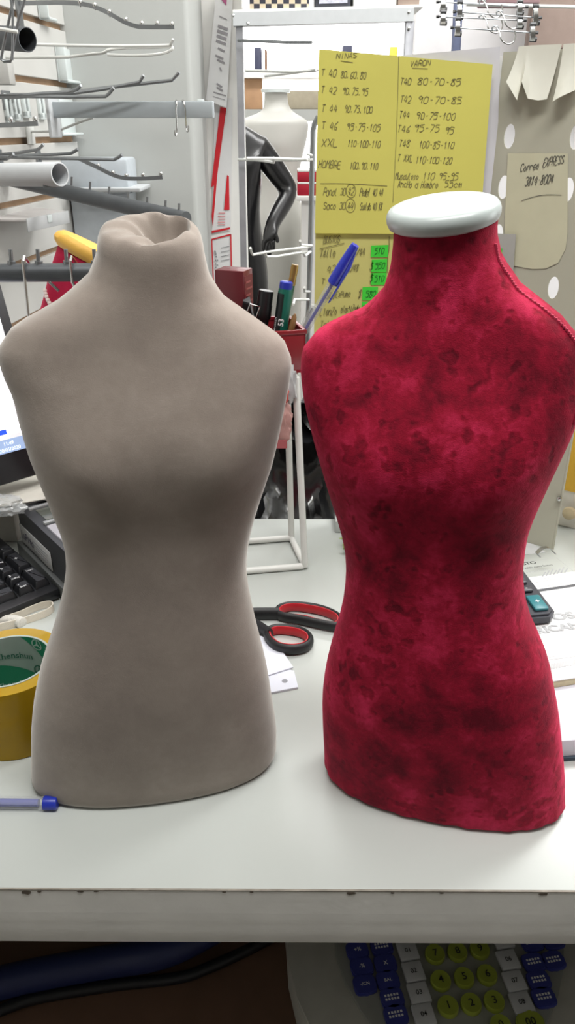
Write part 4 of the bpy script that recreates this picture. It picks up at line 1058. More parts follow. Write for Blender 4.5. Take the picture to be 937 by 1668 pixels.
waterfall([(128, 258), (145, 266), (160, 273), (182, 284), (203, 290), (230, 291), (265, 289)], [(160, 270), (184, 281), (206, 286), (233, 285), (262, 283)], 1.60, 'stepped grey arm with ball stops, below the flat grey bar')
waterfall([(-30, 206), (0, 204), (30, 203), (61, 201)], [(18, 195), (57, 194)], 1.36, 'short dark arm with two chrome balls at the left edge')
def hook(name, prongs, Y, label, r, m_, cat='hook', group='prong hooks on the slatwall', plates=True, smoothp=False):
    b = None; t = None
    for i, pr in enumerate(prongs):
        P = wirepath(pr, Y+.012*i, .02)
        if t is None:
            b = tobase(P) if plates else P[0]
            t = thing(name, label, cat, b, group)
        if smoothp: P = spline(P, 5)
        m = MB().tube(([tobase(P)] if plates else [])+P, r, 8); part('prong', m, m_, t)
    if plates: plate(t, b, .03, .03, m_)
    return t
hook('double_hook', [[(57, 157), (118, 152), (170, 145), (227, 134), (234, 123)], [(57, 154), (118, 150), (180, 142), (280, 131), (292, 118)]], 1.50, 'longest grey double hook with upturned tips, above the flat grey bar', .0028, steel)
hook('double_hook', [[(28, 156), (60, 153), (112, 150), (126, 145), (132, 139)], [(28, 158), (45, 157), (110, 158), (172, 157), (178, 152), (185, 143)]], 1.42, 'shorter grey double hook just below the longest one', .0028, steel)
hook('double_hook', [[(-10, 253), (30, 249), (60, 244), (65, 241), (71, 235)], [(-10, 254), (50, 253), (80, 252), (115, 250), (121, 247), (127, 243)]], 1.44, 'grey double hook just above the pale grey tube', .0026, steel)
hook('double_hook', [[(21, 256), (100, 258), (186, 260), (192, 257), (199, 252)], [(-15, 259), (5, 259), (11, 259), (16, 256), (22, 251)]], 1.40, 'lowest grey double hook crossing in front of the grey cabinet box', .0026, steel)
hook('wire_loop_hook', [[(45, 72), (120, 74), (200, 75), (272, 74), (278, 71), (282, 64)], [(110, 93), (150, 88), (168, 86), (178, 81), (205, 78), (250, 77), (276, 76), (281, 79), (272, 85), (250, 89), (215, 90.5), (175, 89)]], 1.50, 'white wire loop hook under the topmost stepped arm', .0024, white_wire, group=None, smoothp=True)
# thin reflection wire prong under bar
hook('single_hook', [[(92, 214), (110, 207), (130, 199), (152, 191)]], 1.58, 'thin white wire prong slanting up behind the flat grey bar', .0022, white_wire, group=None)
# flat bar with s-hooks
b0, b1 = PY(88, 179, 1.56), PY(348, 178.5, 1.50)
t = thing('flat_bar_arm', 'flat pale grey bar arm reaching across the grey pillar', 'display arm', b0)
ex = b1-b0; MBr = fr(b0, ex, (0, 0, 1)); Lb = ex.length
m = MB(MBr).box(0, Lb, -.006, .006, -.0128, .0128, bev=.0012); part('bar', m, grey_paint, t)
m = MB(MBr).box(-.006, .001, -.020, .020, -.045, .022, bev=.002); part('back_plate', m, lt_grey, t)
p = PY(327, 165, 1.505); m = MB(T(p)).box(-.006, .006, -.004, .004, -.004, .003, bev=.001); part('end_stop', m, white_plastic, t)
for i, (x, yb, lab) in enumerate(((287, 221, 'left one of two chrome s-hooks on the flat grey bar'), (302, 215, 'right one of two chrome s-hooks on the flat grey bar'))):
    Y = 1.505; a = [PY(x, 172, Y+.010), PY(x-1, 166, Y+.006), PY(x, 163.5, Y), PY(x+1, 166, Y-.010), PY(x, 180, Y-.012), PY(x+1, 205, Y-.013), PY(x+1, yb-4, Y-.013), PY(x, yb, Y-.018), PY(x-2, yb-2, Y-.026), PY(x-2, yb-9, Y-.028)] if i == 0 else [PY(x-6, 180, Y+.010), PY(x-6, 167, Y+.008), PY(x-4, 163.5, Y), PY(x-2, 167, Y-.010), PY(x, 180, Y-.012), PY(x+1, 200, Y-.013), PY(x+2, yb-5, Y-.013), PY(x+3, yb, Y-.018), PY(x+5, yb-3, Y-.026), PY(x+5, yb-10, Y-.028)]
    solo('s_hook', MB().tube(spline(a, 5), .0014, 8), chrome, lab, 'hook', 's-hooks on the flat bar')
# big tubes
def opentube(p0, p1, r, th, m_, t, nm='tube'):
    L = (V(p1)-V(p0)).length; m = MB(); M_ = along(p0, p1)
    hollow(m, [(r, 0), (r, L-.001), (r-.0006, L), (r-th, L), (r-th, 0)], M_, 32); part(nm, m, m_, t)
# pale tube
a, b = PY(-60, 285, 1.30), PY(98, 284, 1.16)
t = thing('tube_arm', 'thick pale grey open-ended tube at the left edge', 'display arm', PY(-60, 300, 1.30)); opentube(a, b, .0158, .0022, lt_grey, t)
m = MB(T(PY(85, 303, 1.172))).box(-.012, .006, -.004, .004, -.002, .002, bev=.0006); part('end_screw', m, steel, t)
a, b = PY(-60, 58, 1.32), PY(45, 64.5, 1.22)
t = thing('tube_arm', 'dark grey open-ended tube at the upper left edge', 'display arm', PY(-60, 75, 1.32)); opentube(a, b, .0150, .0014, dk_steel, t)
# wire easel hanging over the dark tube
Y = 1.18
t = thing('hanging_wire_easel', 'bent grey wire easel hanging before the dark tube', 'wire holder', PY(10, 100, Y))
m = MB().tube(wirepath([(23, -10), (20, 8), (11, 50), (3, 88), (2, 97), (6, 100), (17, 100), (19, 95), (24, 62), (31, 30), (39, 5), (42, -10)], Y), .0019, 8); part('bent_wire', m, steel, t)
m = MB().tube(wirepath([(16, -10), (21, 20), (20, 98)], Y-.005), .0017, 8); part('back_wire', m, steel, t)
m = MB().tube(wirepath([(-20, 45), (0, 47), (29, 52)], Y-.008), .0022, 8); part('cross_wire', m, white_wire, t)
# light boxes at left edge
p = PY(-4, 118, 1.40); m = MB(T(p)).box(-.05, .021, -.01, .02, -.017, .016, bev=.002)
solo('price_holder', m, mat('box_grey', 'b3b2ae', .5), 'small grey block hooked on the slatwall at the left edge', 'holder')
# slot brackets : four u shaped saddles
for i, (x, y0, y1, nm) in enumerate(((8, 157, 185, 'leftmost'), (22, 157, 182, 'second from left'), (38, 160, 178, 'third from left'), (63, 160, 181, 'rightmost'))):
    q0 = onslat(x, y0, .0); q1 = onslat(x, y1, .0); l0, l1 = MSl.inverted() @ q0, MSl.inverted() @ q1
    t = thing('slat_bracket', nm+' of four white slatwall brackets with a dark slot', 'bracket', q1, 'slotted brackets on the slatwall')
    zc0, zc1 = l1.z, l0.z; x_ = l0.x; w_ = .013
    m = MB(MSl); m.box(x_-w_, x_-.004, 0, .006, zc0-.012, zc1+.004, bev=.001); m.box(x_+.004, x_+w_, 0, .006, zc0-.012, zc1+.004, bev=.001); m.box(x_-w_, x_+w_, 0, .006, zc0-.014, zc0-.003, bev=.001); part('bracket_body', m, white_plastic, t)
    m = MB(MSl).box(x_-.0042, x_+.0042, .0002, .003, zc0-.004, zc1+.004); part('slot', m, dk_steel, t, 'dark metal slot')
# white plastic pocket hooks near slat end (two)
for i, (x0, y0, x1, y1, lab) in enumerate(((88, 75, 118, 137, 'tall white plastic pocket hook in the upper corner of the slatwall'), (80, 160, 122, 220, 'tall white plastic pocket hook behind the flat grey bar'), (58, -10, 78, 36, 'white plastic pocket hook at the top edge of the slatwall'))):
    q = [MSl.inverted() @ onslat(x, y) for x, y in ((x0, y0), (x1, y1))]
    t = thing('pocket_hook', lab, 'hook', MSl @ V((q[0].x, 0, q[1].z)), 'white pocket hooks on the slatwall')
    m = MB(MSl); m.box(q[0].x, q[1].x, .0005, .004, q[1].z, q[0].z, bev=.0015); part('pocket_plate', m, white_plastic, t)
    m = MB(MSl); m.box(q[0].x, q[0].x+.005, .0035, .020, q[1].z, q[0].z, bev=.002); m.box(q[0].x, q[1].x, .0035, .020, q[1].z, q[1].z+.005, bev=.002); part('pocket_lip', m, white_plastic, t)
# pegged rail crossing behind taupe neck
a, b = PY(22, 291, 1.46), PY(303, 358, 1.213)
t = thing('pegged_rail', 'slanting grey pegged rail behind the taupe bust neck', 'display rail', b)
m = MB().cyl(tobase([a]), b, .0118, .0118, 20); part('rail', m, dk_steel, t)
for x, y0, y1 in ((117, 293, 310), (147, 301, 318), (178, 309, 325), (209, 317, 333), (240, 325, 340), (270, 331, 346), (292, 336, 351)):
    f = (x-22)/(318-22); Y = 1.46-.26*f
    m = MB().cyl(PY(x-1, y1+3, Y), PY(x, y0-5, Y), .0019, .0019, 8); m.cyl(PY(x-1, y1+1, Y), PY(x-1, y1-2, Y), .0034, .0034, 10); part('peg', m, steel, t)
# lower pegged bar on its post
Yb = .85
a, b = PY(-70, 445, Yb), PY(238, 443, Yb)
t = thing('pegged_rail', 'level grey pegged rail left of the taupe bust neck', 'display rail', (b.x, b.y, 1.0))
m = MB().cyl(a, b, .0096, .0096, 20); part('rail', m, dk_steel, t)
m = MB().cyl((b.x-.012, Yb, 1.003), b+V((-.012, 0, 0)), .009, .009, 16); part('post', m, dk_steel, t)
m = MB().lathe([(.03, 1.0), (.03, 1.003), (.028, 1.005), (.012, 1.006)], T(b.x-.012, Yb, 0), 28); part('foot', m, dk_steel, t)
for x in (-28, 18, 62, 108, 154):
    m = MB().cyl(PY(x+1, 432, Yb), PY(x-1, 406, Yb), .0021, .0021, 10); m.cyl(PY(x+1, 431, Yb), PY(x+1, 425, Yb), .0042, .0042, 12); part('peg', m, steel, t)
for i, (x, yb, lab) in enumerate(((39, 530, 'left long wire hook hung over the level pegged rail'), (116, 490, 'right long wire hook hung over the level pegged rail'))):
    P = [PY(x+10, 432, Yb+.018), PY(x+5, 424, Yb+.012), PY(x, 418, Yb-.006), PY(x-2, 425, Yb-.013), PY(x+2, 460, Yb-.014), PY(x+7, yb-20, Yb-.016), PY(x+9, yb, Yb-.018)]
    solo('wire_hook', MB().tube(P, .0016, 8), chrome, lab, 'hook', 'wire hooks on the level rail')
P = [PY(x, y, Yb-.012) for x, y in ((80, 459), (96, 474))]
solo('wire_pin', MB().tube(P, .0016, 8), chrome, 'short bright wire stub under the level pegged rail', 'wire')
# white shelf with lip
sh = thing('display_shelf', 'small white shelf with a translucent front lip on the slatwall', 'shelf', PY(42, 360, 1.34))
q = [PY(-50, 357, 1.36), PY(42, 357, 1.34), PY(110, 344, 1.52), PY(60, 337, 1.62), PY(-50, 339, 1.58)]
zz = sum(p.z for p in q[1:3])/2
m = MB().prism([(p.x, p.y) for p in (PZ(-60, 357, zz), PZ(42, 357, zz), PZ(110, 344, zz), PZ(64, 338, zz), PZ(-60, 340, zz))], zz-.004, zz, bev=.0008); part('shelf_board', m, mat('shelf_grey', 'bfbbb9', .35), sh)
l0, l1 = PZ(42, 357, zz), PZ(110, 344, zz); exl = l1-l0; ML = fr(l0, exl, (0, 0, 1))
m = MB(ML).box(0, exl.length, -.002, .0, -.020, .001, bev=.0006); part('lip', m, mat('frosted_acrylic', 'c9cbcc', .25, trans=.2), sh, 'frosted front lip')
m = MB(ML).box(exl.length*.46, exl.length*.56, -.0032, -.0021, -.012, .0, bev=.0003); part('tag', m, white_plastic, sh)
# grey cabinet box with ledge, lit right edge
cbx = thing('cabinet_box', 'pale bluish grey metal box on the pillar above the pegged rail', 'cabinet', PY(150, 400, 1.80))
a, b = PY(97, 258, 1.72), PY(206, 258, 1.72); c_ = PY(150, 316, 1.72)
m = MB().box(a.x, b.x, 1.72, 1.825, c_.z, a.z, bev=.006); part('box_body', m, mat('bluish_grey', 'bcc3c9', .4), cbx)
e0, e1 = PY(125, 307, 1.70), PY(229, 306, 1.70)
m = MB().box(e0.x, e1.x, 1.69, 1.825, e0.z-.006, e0.z+.001, bev=.001); part('ledge', m, lt_grey, cbx)
d0 = PY(206, 420, 1.74); m = MB().box(PY(112, 300, 1.74).x, PY(208, 300, 1.74).x, 1.74, 1.825, d0.z, c_.z-.001, bev=.003); part('lower_box', m, MATS['bluish_grey'], cbx)
# ============================================================ red necklace bust with gold cap
nk = thing('necklace_bust', 'red velvet necklace bust with a golden yellow neck cap behind the rail', 'bust', (-.215, .925, 1.0))
B3 = Bust((-.215, .917), 32, GH, [x*.82-.0 for x in GL], [x*.82 for x in GR], .375, k=1., dk=1.0, roll=-.42)
m = MB(); n = 64; ph = [2*math.pi*k/n for k in range(n)]
# slanted shoulders : simple display bust rising to a sloping neck top
def nb(h, p, f=1.):
    w = interp(h, [0, .06, .16, .22, .26, .30, .34, .37, .40], [.050, .050, .060, .108, .114, .094, .077, .066, .054]); d = interp(h, [0, .1, .2, .28, .34, .40], [.045, .046, .04, .045, .035, .030])
    c, q = math.cos(p), math.sin(p); k = (abs(c)**2.4+abs(q)**2.4)**(-1/2.4)
    X = w*c*k*f; Y = d*q*k*f; t = max(0, min(1, (h-.25)/.15)); a = R(12)
    return V((-.208+X*math.cos(a)-Y*math.sin(a), .934+X*math.sin(a)+Y*math.cos(a), 1.0+h*.88+.002-t*X*.55-t*.004))
m.rings([[nb(.0, p, .9) for p in ph]]+[[nb(.004+.396*i/40, p) for p in ph] for i in range(41)])
part('torso', m, crushed_velvet('plain_red_velvet', '8c1430', '9c1a38', 'ad2342', 20, .3, 'ff7a92'), nk)
m = MB(); m.rings([[nb(.40, p, f)+V((dz*.38, 0, dz)) for p in ph] for f, dz in ((.6, .0005), (1.02, .0005), (1.09, .004), (1.11, .008), (1.07, .0125), (.98, .016), (.6, .0175), (.1, .018))])
part('neck_cap', m, mat('gold_cushion', 'd9a94a', .6, var=.05, bump=.15, bscale=300), nk, 'golden yellow cap')
ncl = thing('pearl_necklace', 'pale bead necklace draped on the red necklace bust', 'necklace', nb(.30, 4.7))
for k in range(44):
    a = 3.55+k*2.3/43; u = (a-4.7)/1.15; h = .318+.03*u*u
    m = MB().sphere(nb(h, a, 1.055), .0026, 8); part('bead', m, mat('pearl_bead', 'd6c6c0', .25, var=.1), ncl)
p = nb(.316, 4.95, 1.06); m = MB().sphere(p, .005, 10, sc=(1, .6, 1)); m.sphere(p+V((.013, -.001, -.006)), .0055, 10, sc=(1, .6, .8)); part('pendant', m, mat('silver_pendant', 'd9d5d0', .2, .4), ncl, 'silvery pendant')
# ============================================================ signs on the partition
Ys = 2.158
def sign(pts, nm, m_, lab, cat, off=0., amp=0.):
    P = [PY(x, y, Ys-off) for x, y in pts]; t = thing('paper_sign', lab, cat, P[2])
    mm = MB(); mm.grid(lambda u, v: P[0].lerp(P[1], u).lerp(P[3].lerp(P[2], u), v)+V((0, -amp*v*v, 0)), 4, 8, .0006, (0, 1, 0)); part('sheet', mm, m_, t); return t
def sline(mb, a, b, w, off): 
    A_, B_ = PY(a[0], a[1], Ys-off), PY(b[0], b[1], Ys-off); d = (B_-A_).normalized(); n = V((-d.z, 0, d.x))*w/2
    mb.quad([A_+n, B_+n, B_-n, A_-n])
psign = sign([(350, 160), (379, 160), (376, 376), (345, 380)], 'poster', paper, 'white poster with bold red diagonal bands behind the taupe bust', 'poster', .001)
m = MB()
for pts in (((359, 174), (369, 176), (352, 300), (344, 305)), ((352, 262), (356, 262), (347, 370), (345, 352)), ((370, 285), (373, 287), (374, 342), (365, 342))):
    m.quad([PY(x, y, Ys-.0026-.0002*len(m.bm.faces)) for x, y in pts])
m.quad([PY(x, y, Ys-.0026) for x, y in ((345, 376), (375, 370), (375, 373), (345, 380))])
part('red_bands', m, mat('sign_red', 'd2232e', .6), psign, 'red bands')
m = MB()
for y in (347, 352, 357, 362, 366): sline(m, (355+(y % 2), y), (367, y), .0022, .003)
part('small_print', m, mat('pale_red_ink', 'd78a8c', .7), psign)
s3 = sign([(344, 388), (377, 380), (379, 478), (348, 500)], 'notice', paper, 'small notice with a red border beside the tall dark red box', 'notice', .0015)
m = MB()
for a, b in (((345, 390), (376, 382)), ((345, 390), (349, 498)), ((376, 382), (378, 476))): sline(m, a, b, .0035, .0035)
sline(m, (351, 448), (378, 442), .004, .0036); sline(m, (352, 470), (378, 464), .003, .0036)
part('red_border', m, MATS['sign_red'], s3, 'red border lines')
m = MB()
for k in range(4): sline(m, (360, 404+k*7), (374, 401+k*7), .0018, .0035)
for x, y in ((350, 424), (353, 424), (350, 430), (353, 432), (350, 436), (351, 418)): sline(m, (x, y), (x+2.5, y), .0042, .0037)
sline(m, (350, 408), (352, 415), .004, .0037)
part('small_print', m, grey_ink, s3)
s2 = sign([(352, -14), (380, -14), (370, 176), (337, 163)], 'notice', paper, 'white printed notice curling at the top of the white partition', 'notice', .010, .02)
m = MB()
def curl(x, y): 
    v = (y+14)/185.; return PY(x, y, Ys-.0112-.02*v*v-.0006)
def cline(a, b, w):
    A_, B_ = curl(*a), curl(*b); d = (B_-A_).normalized(); n = V((-d.z, 0, d.x))*w/2; m.quad([A_+n, B_+n, B_-n, A_-n])
for y, x0, x1, w in ((26, 357, 370, .002), (42, 355, 371, .006), (50, 354, 371, .006), (58, 353, 369, .006), (66, 352, 368, .005), (78, 355, 366, .004), (90, 351, 364, .004), (97, 354, 366, .004), (110, 358, 361, .003), (136, 353, 362, .004), (142, 353, 363, .004), (150, 348, 368, .0025), (157, 347, 367, .0015)): cline((x0, y), (x1, y+6), w)
part('lettering', m, mat('grey_print', '9d9a9e', .7), s2)
m = MB().quad([curl(x, y) for x, y in ((359, -10), (370, -10), (369, 9), (361, 0))]); part('logo', m, mat('magenta_print', 'b05a86', .6), s2, 'magenta mark')
# ============================================================ gray display frame, shelf and goods above
Yf = 2.0
fm_ = thing('display_rack', 'tall grey square tube frame with wire hooks before the bright window', 'display frame', (PY(392, 206, Yf).x, Yf, 0))
xa, xb = PY(386, 100, Yf).x, PY(397, 100, Yf).x; zt0, zt1 = PY(390, 41, Yf).z, PY(390, 24, Yf).z
galv = mat('galvanised_steel', 'a4a5aa', .4, .5, var=.08)
ptop = (xa+xb)/2; pbx = PY(398, 480, Yf).x
m = MB(); hw_ = (xb-xa)/2
m.tube([(ptop, Yf, zt0), (pbx, Yf, PY(398, 480, Yf).z), (pbx+.004, Yf, 0)], 1., sec=[(-hw_, -hw_), (hw_, -hw_), (hw_, hw_), (-hw_, hw_)], up=(0, 1, 0)); part('post', m, galv, fm_)
xr0, xr1 = PY(659, 60, Yf).x, PY(673, 60, Yf).x; zr = PY(666, 34, Yf).z; zr1 = PY(666, 15, Yf).z
m = MB().box(xr0, xr1, Yf-.01, Yf+.01, 0, zr, bev=.002); part('post', m, galv, fm_)
A_, B_ = V((PY(380, 32, Yf).x, Yf, (zt0+zt1)/2)), V((PY(673, 24, Yf).x, Yf, (zr+zr1)/2))
m = MB().tube([A_, B_], 1., sec=[(-.014, -.0125), (.014, -.0125), (.014, .0125), (-.014, .0125)]); part('top_beam', m, lt_grey, fm_)
for p in ((380, 25), (404, 38), (666, 20), (666, 46)):
    part('bolt', MB().sphere(PY(p[0], p[1], Yf-.0125), .004, 8), chrome, fm_)
for pts in ([(388, 66), (420, 67), (470, 69), (508, 69)], [(400, 115), (440, 116), (480, 117), (520, 114)], [(432, 124), (480, 118), (515, 113)], [(388, 260), (440, 261), (480, 261), (513, 261)], [(398, 259), (430, 262), (446, 265), (446, 257)]):
    m = MB().tube(wirepath(pts, 1.97, .12), .0028, 8); part('wire_hook', m, white_wire if pts[0][1] > 100 else steel, fm_)
# goods on shelf above
ga, gb = PY(400, 20, 2.03), PY(690, 12, 2.03); zb = zr1+.004
us = thing('upper_shelf', 'white shelf board resting on the grey frame at the top edge', 'shelf', (.1, 2.1, zb))
zl = B_.z+.0132; zl2 = A_.z+.0132
ang_ = math.degrees(math.atan2(B_.z-A_.z, B_.x-A_.x))
MU = T(A_.x, 2.0, A_.z+.013) @ RY(-ang_)
m = MB(MU).box(.0, B_.x-A_.x+.02, -.010, .25, .0, .005); part('board', m, wall_white, us)
def ubox(x0, x1, h, d0, d1):
    a = (PY(x0, 22, 2.0).x-A_.x); b = (PY(x1, 22, 2.0).x-A_.x); return MB(MU).box(a, b, d0, d1, .0052, h, bev=.001)
ck_ = bpy.data.materials.new('chequered_print'); ck_.use_nodes = True
N = ck_.node_tree.nodes; Lk = ck_.node_tree.links; tcn = N.new('ShaderNodeTexCoord'); mp = N.new('ShaderNodeMapping'); mp.inputs['Rotation'].default_value = (.0, .0, .0); mp.inputs['Location'].default_value = (.003, .004, .002); chk = N.new('ShaderNodeTexChecker'); chk.inputs['Scale'].default_value = 78
chk.inputs['Color1'].default_value = lin('d9c9b0'); chk.inputs['Color2'].default_value = lin('3a3a46'); Lk.new(tcn.outputs['Object'], mp.inputs['Vector']); Lk.new(mp.outputs['Vector'], chk.inputs['Vector']); Lk.new(chk.outputs['Color'], N['Principled BSDF'].inputs['Base Color']); N['Principled BSDF'].inputs['Roughness'].default_value = .6
solo('chequered_box', ubox(407, 504, .14, .0, .16), ck_, 'black and cream chequered box at the top edge above the grey frame', 'box')
t = thing('framed_box', 'dark framed box with a pale mottled front at the top edge', 'box', MU @ V((.26, .05, .006)))
part('frame', ubox(514, 571, .14, .004, .15), mat('dark_frame', '44464f', .4), t)
a0, b0_ = PY(520, 22, 2.0).x-A_.x, PY(566, 22, 2.0).x-A_.x
part('pale_front', MB(MU).box(a0, b0_, .001, .0045, .013, .135), mat('mottled_front', 'bfc0d0', .4, var=.25, scale=160), t, 'pale mottled front')
solo('white_carton', ubox(576, 646, .15, .004, .15), wall_white, 'plain white carton at the top edge right of the dark framed box', 'box')
solo('brown_carton', ubox(648, 682, .15, -.004, .15), mat('brown_card', 'a39186', .7), 'brown carton at the top edge over the right frame post', 'box')
# ============================================================ wire spinner post with hooks (left of yellow sheet)
Yp = 1.44
sp_ = thing('hook_stand', 'thin grey post with wire hooks beside the left edge of the yellow sheets', 'hook stand', (PY(503, 400, Yp).x, Yp, 0))
P = [PY(519, 190, Yp), PY(512, 203, Yp), PY(510, 215, Yp), PY(508, 300, Yp), PY(506, 400, Yp), PY(502, 520, Yp)]
P.append(V((P[-1].x-.012, Yp, 0.0)))
m = MB().tube(P, .0046, 10); part('post', m, steel, sp_)
m = MB().lathe([(.10, 0), (.10, .008), (.02, .014)], T(P[-1].x, Yp, 0), 28); part('foot', m, steel, sp_)
for pts in ([(509, 260), (470, 259), (440, 258), (402, 258)], [(508, 253), (498, 250), (499, 260), (503, 262)], [(506, 402), (470, 406), (440, 410), (412, 415), (410, 412), (408, 404)], [(506, 410), (480, 413), (450, 418), (434, 418), (432, 410)], [(508, 400), (490, 399), (489, 392)], [(506, 410), (497, 417), (494, 411)], [(504, 475), (496, 475), (496, 468)], [(503, 488), (480, 488), (478, 496)]):
    m = MB().tube(wirepath(pts, Yp-.01, .09), .0022, 8); part('hook', m, white_wire, sp_)
# ============================================================ mannequins in the shop beyond
wm_ = thing('mannequin_torso', 'white torso mannequin standing before the bright window', 'mannequin', (0, 3.7, 0))
Yw = 3.7
rowsM = [(150, 431, 468), (170, 430, 470), (182, 424, 478), (192, 400, 494), (200, 385, 502), (215, 382, 502), (235, 386, 498), (255, 392, 493), (275, 398, 489), (300, 401, 486), (325, 399, 489), (350, 393, 495), (380, 388, 500), (410, 388, 501), (450, 390, 497), (500, 394, 492), (560, 398, 486)]
m = MB(); n = 40; rings = []
S0 = [PY(x, y, Yw) for y, x, _ in rowsM]; S1 = [PY(x, y, Yw) for y, _, x in rowsM]
S0, S1 = spline(S0, 3), spline(S1, 3)
for a, b in zip(S0, S1):
    c_ = (a+b)/2; w = (b.x-a.x)/2
    rings.append([V((c_.x+w*math.cos(q), Yw+min(w*.8, .12)*math.sin(q), c_.z)) for q in [2*math.pi*k/n for k in range(n)]])
m.rings(rings); part('torso', m, mat('mannequin_white', 'b9b8b2', .5, var=.03, scale=8), wm_)
c_ = rings[-1]; zc = c_[0].z; xcn = sum(p.x for p in c_)/n
m = MB().cyl((xcn, Yw, 0.0), (xcn, Yw, zc+.01), .018, .018, 16); m.lathe([(.17, 0), (.17, .012), (.02, .02)], T(xcn, Yw, 0), 30); part('stand_pole', m, steel, wm_)
c_ = rings[0]; m = MB().lathe([(.06, 0), (.062, .012), (.05, .02)], T(sum(p.x for p in c_)/n, Yw, c_[0].z-.002), 24); part('neck_cap', m, white_plastic, wm_)
# black mannequin : one skinned body with arm, hand on hip
Yk = 3.05
bmn = bpy.data.meshes.new('mannequin_figure')
J = {}
def jp(n, x, y, dY=0.): J[n] = PY(x, y, Yk+dY)
jp('pelvis', 392, 440); jp('waist', 389, 360); jp('chest', 386, 285); jp('upper', 387, 240); jp('neck', 383, 205); jp('head', 383, 175)
jp('shR', 424, 242); jp('elR', 473, 312, .02); jp('wrR', 442, 368, -.10); jp('palm', 439, 383, -.12)
jp('shL', 346, 242); jp('elL', 325, 330); jp('wrL', 322, 410)
jp('hipR', 409, 455); jp('knR', 411, 620); jp('ftR', 412, 780); jp('hipL', 374, 455); jp('knL', 372, 620); jp('ftL', 371, 780)
rad = dict(pelvis=.105, waist=.075, chest=.105, upper=.085, neck=.03, head=.02, shR=.048, elR=.040, wrR=.026, palm=.028, shL=.048, elL=.04, wrL=.026, hipR=.085, knR=.048, ftR=.03, hipL=.068, knL=.048, ftL=.03)
E_ = [('pelvis', 'waist'), ('waist', 'chest'), ('chest', 'upper'), ('upper', 'neck'), ('neck', 'head'), ('upper', 'shR'), ('shR', 'elR'), ('elR', 'wrR'), ('wrR', 'palm'), ('upper', 'shL'), ('shL', 'elL'), ('elL', 'wrL'), ('pelvis', 'hipR'), ('hipR', 'knR'), ('knR', 'ftR'), ('pelvis', 'hipL'), ('hipL', 'knL'), ('knL', 'ftL')]
for i, (dx, dy, L1) in enumerate(((-9, 8, 17), (-4, 10, 22), (1, 11, 23), (6, 9, 20))):
    a = 'f%da' % i; b = 'f%db' % i; c_ = 'f%dc' % i
    jp(a, 439+dx*.8, 383+dy, -.125); jp(b, 439+dx, 383+dy+L1*.5, -.125); jp(c_, 438+dx*.85, 383+dy+L1, -.115)
    rad[a] = .0105; rad[b] = .0095; rad[c_] = .0075; E_ += [('palm', a), (a, b), (b, c_)]
jp('ta', 450, 384, -.12); jp('tb', 453, 396, -.125); rad['ta'] = .009; rad['tb'] = .007; E_ += [('palm', 'ta'), ('ta', 'tb')]
names = list(J); base = V((J['pelvis'].x, Yk, 0))
bmn.from_pydata([J[k]-base for k in names], [(names.index(a), names.index(b)) for a, b in E_], [])
ob = bpy.data.objects.new('mannequin_figure', bmn); COL.objects.link(ob); ob.location = base
sk = ob.modifiers.new('skin', 'SKIN'); sk.use_smooth_shade = True
for i, k in enumerate(names): bmn.skin_vertices[0].data[i].radius = (rad[k], rad[k])
for v in bmn.skin_vertices[0].data: v.use_root = False
bmn.skin_vertices[0].data[names.index('pelvis')].use_root = True
ss = ob.modifiers.new('sub', 'SUBSURF'); ss.levels = 2; ss.render_levels = 2
dg = bpy.context.evaluated_depsgraph_get(); me2 = bpy.data.meshes.new_from_object(ob.evaluated_get(dg))
loc_ = ob.location.copy(); bpy.data.objects.remove(ob); me2.materials.clear(); me2.materials.append(mat('black_gloss', '121214', .3, coat=.2))
for p in me2.polygons: p.use_smooth = True
zmin = min(v.co.z for v in me2.vertices)+loc_.z
ob = bpy.data.objects.new('mannequin_figure', me2); COL.objects.link(ob); ob.location = loc_
tag(ob, 'glossy black mannequin with its hand on its hip, in front of the white torso', 'mannequin')
m = MB().lathe([(.16, 0), (.16, .010), (.03, .016), (.012, .02), (.012, max(.1, zmin+.06))], T(loc_.x+.0, Yk, 0), 28) if zmin > .02 else None
if m: finish('base_pole', m, steel, None, True).parent = None; o = bpy.data.objects['base_pole']; M0 = o.matrix_world.copy(); o.location = o.location-ob.location; o.parent = ob
# red boxes and shelf
ws = thing('display_table', 'white display shelf holding two red boxes beyond the black arm', 'shelf', (PY(520, 330, 3.3).x, 3.3, 0))
x0, x1 = PY(484, 300, 3.3).x, PY(640, 300, 3.3).x; zs = PY(490, 319, 3.3).z
m = MB().box(x0, x1, 3.3, 3.6, zs-.02, zs, bev=.002); part('table_top', m, wall_white, ws)
m = MB().box(x0+.02, x1, 3.32, 3.58, 0, zs-.02); part('pedestal', m, wall_white, ws)
z1 = zs; rb_ = mat('red_box_card', 'b01530', .5)
for i, (h0, h1, lab) in enumerate(((317, 300, 'lower red box stacked on the white display shelf'), (297, 280, 'upper red box stacked on the white display shelf'))):
    za, zb_ = PY(490, h0, 3.3).z, PY(490, h1, 3.3).z
    t = thing('red_box', lab, 'box', (x0+.06, 3.4, z1), 'red boxes on the white shelf')
    m = MB().box(x0+.002, x0+.18, 3.305, 3.45, z1+.0005, zb_, bev=.002); part('carton', m, rb_, t)
    m = MB().box(x0+.002, x0+.18, 3.3045, 3.4505, zb_, zb_+.007, bev=.001); part('lid', m, wall_white, t); z1 = zb_+.0072
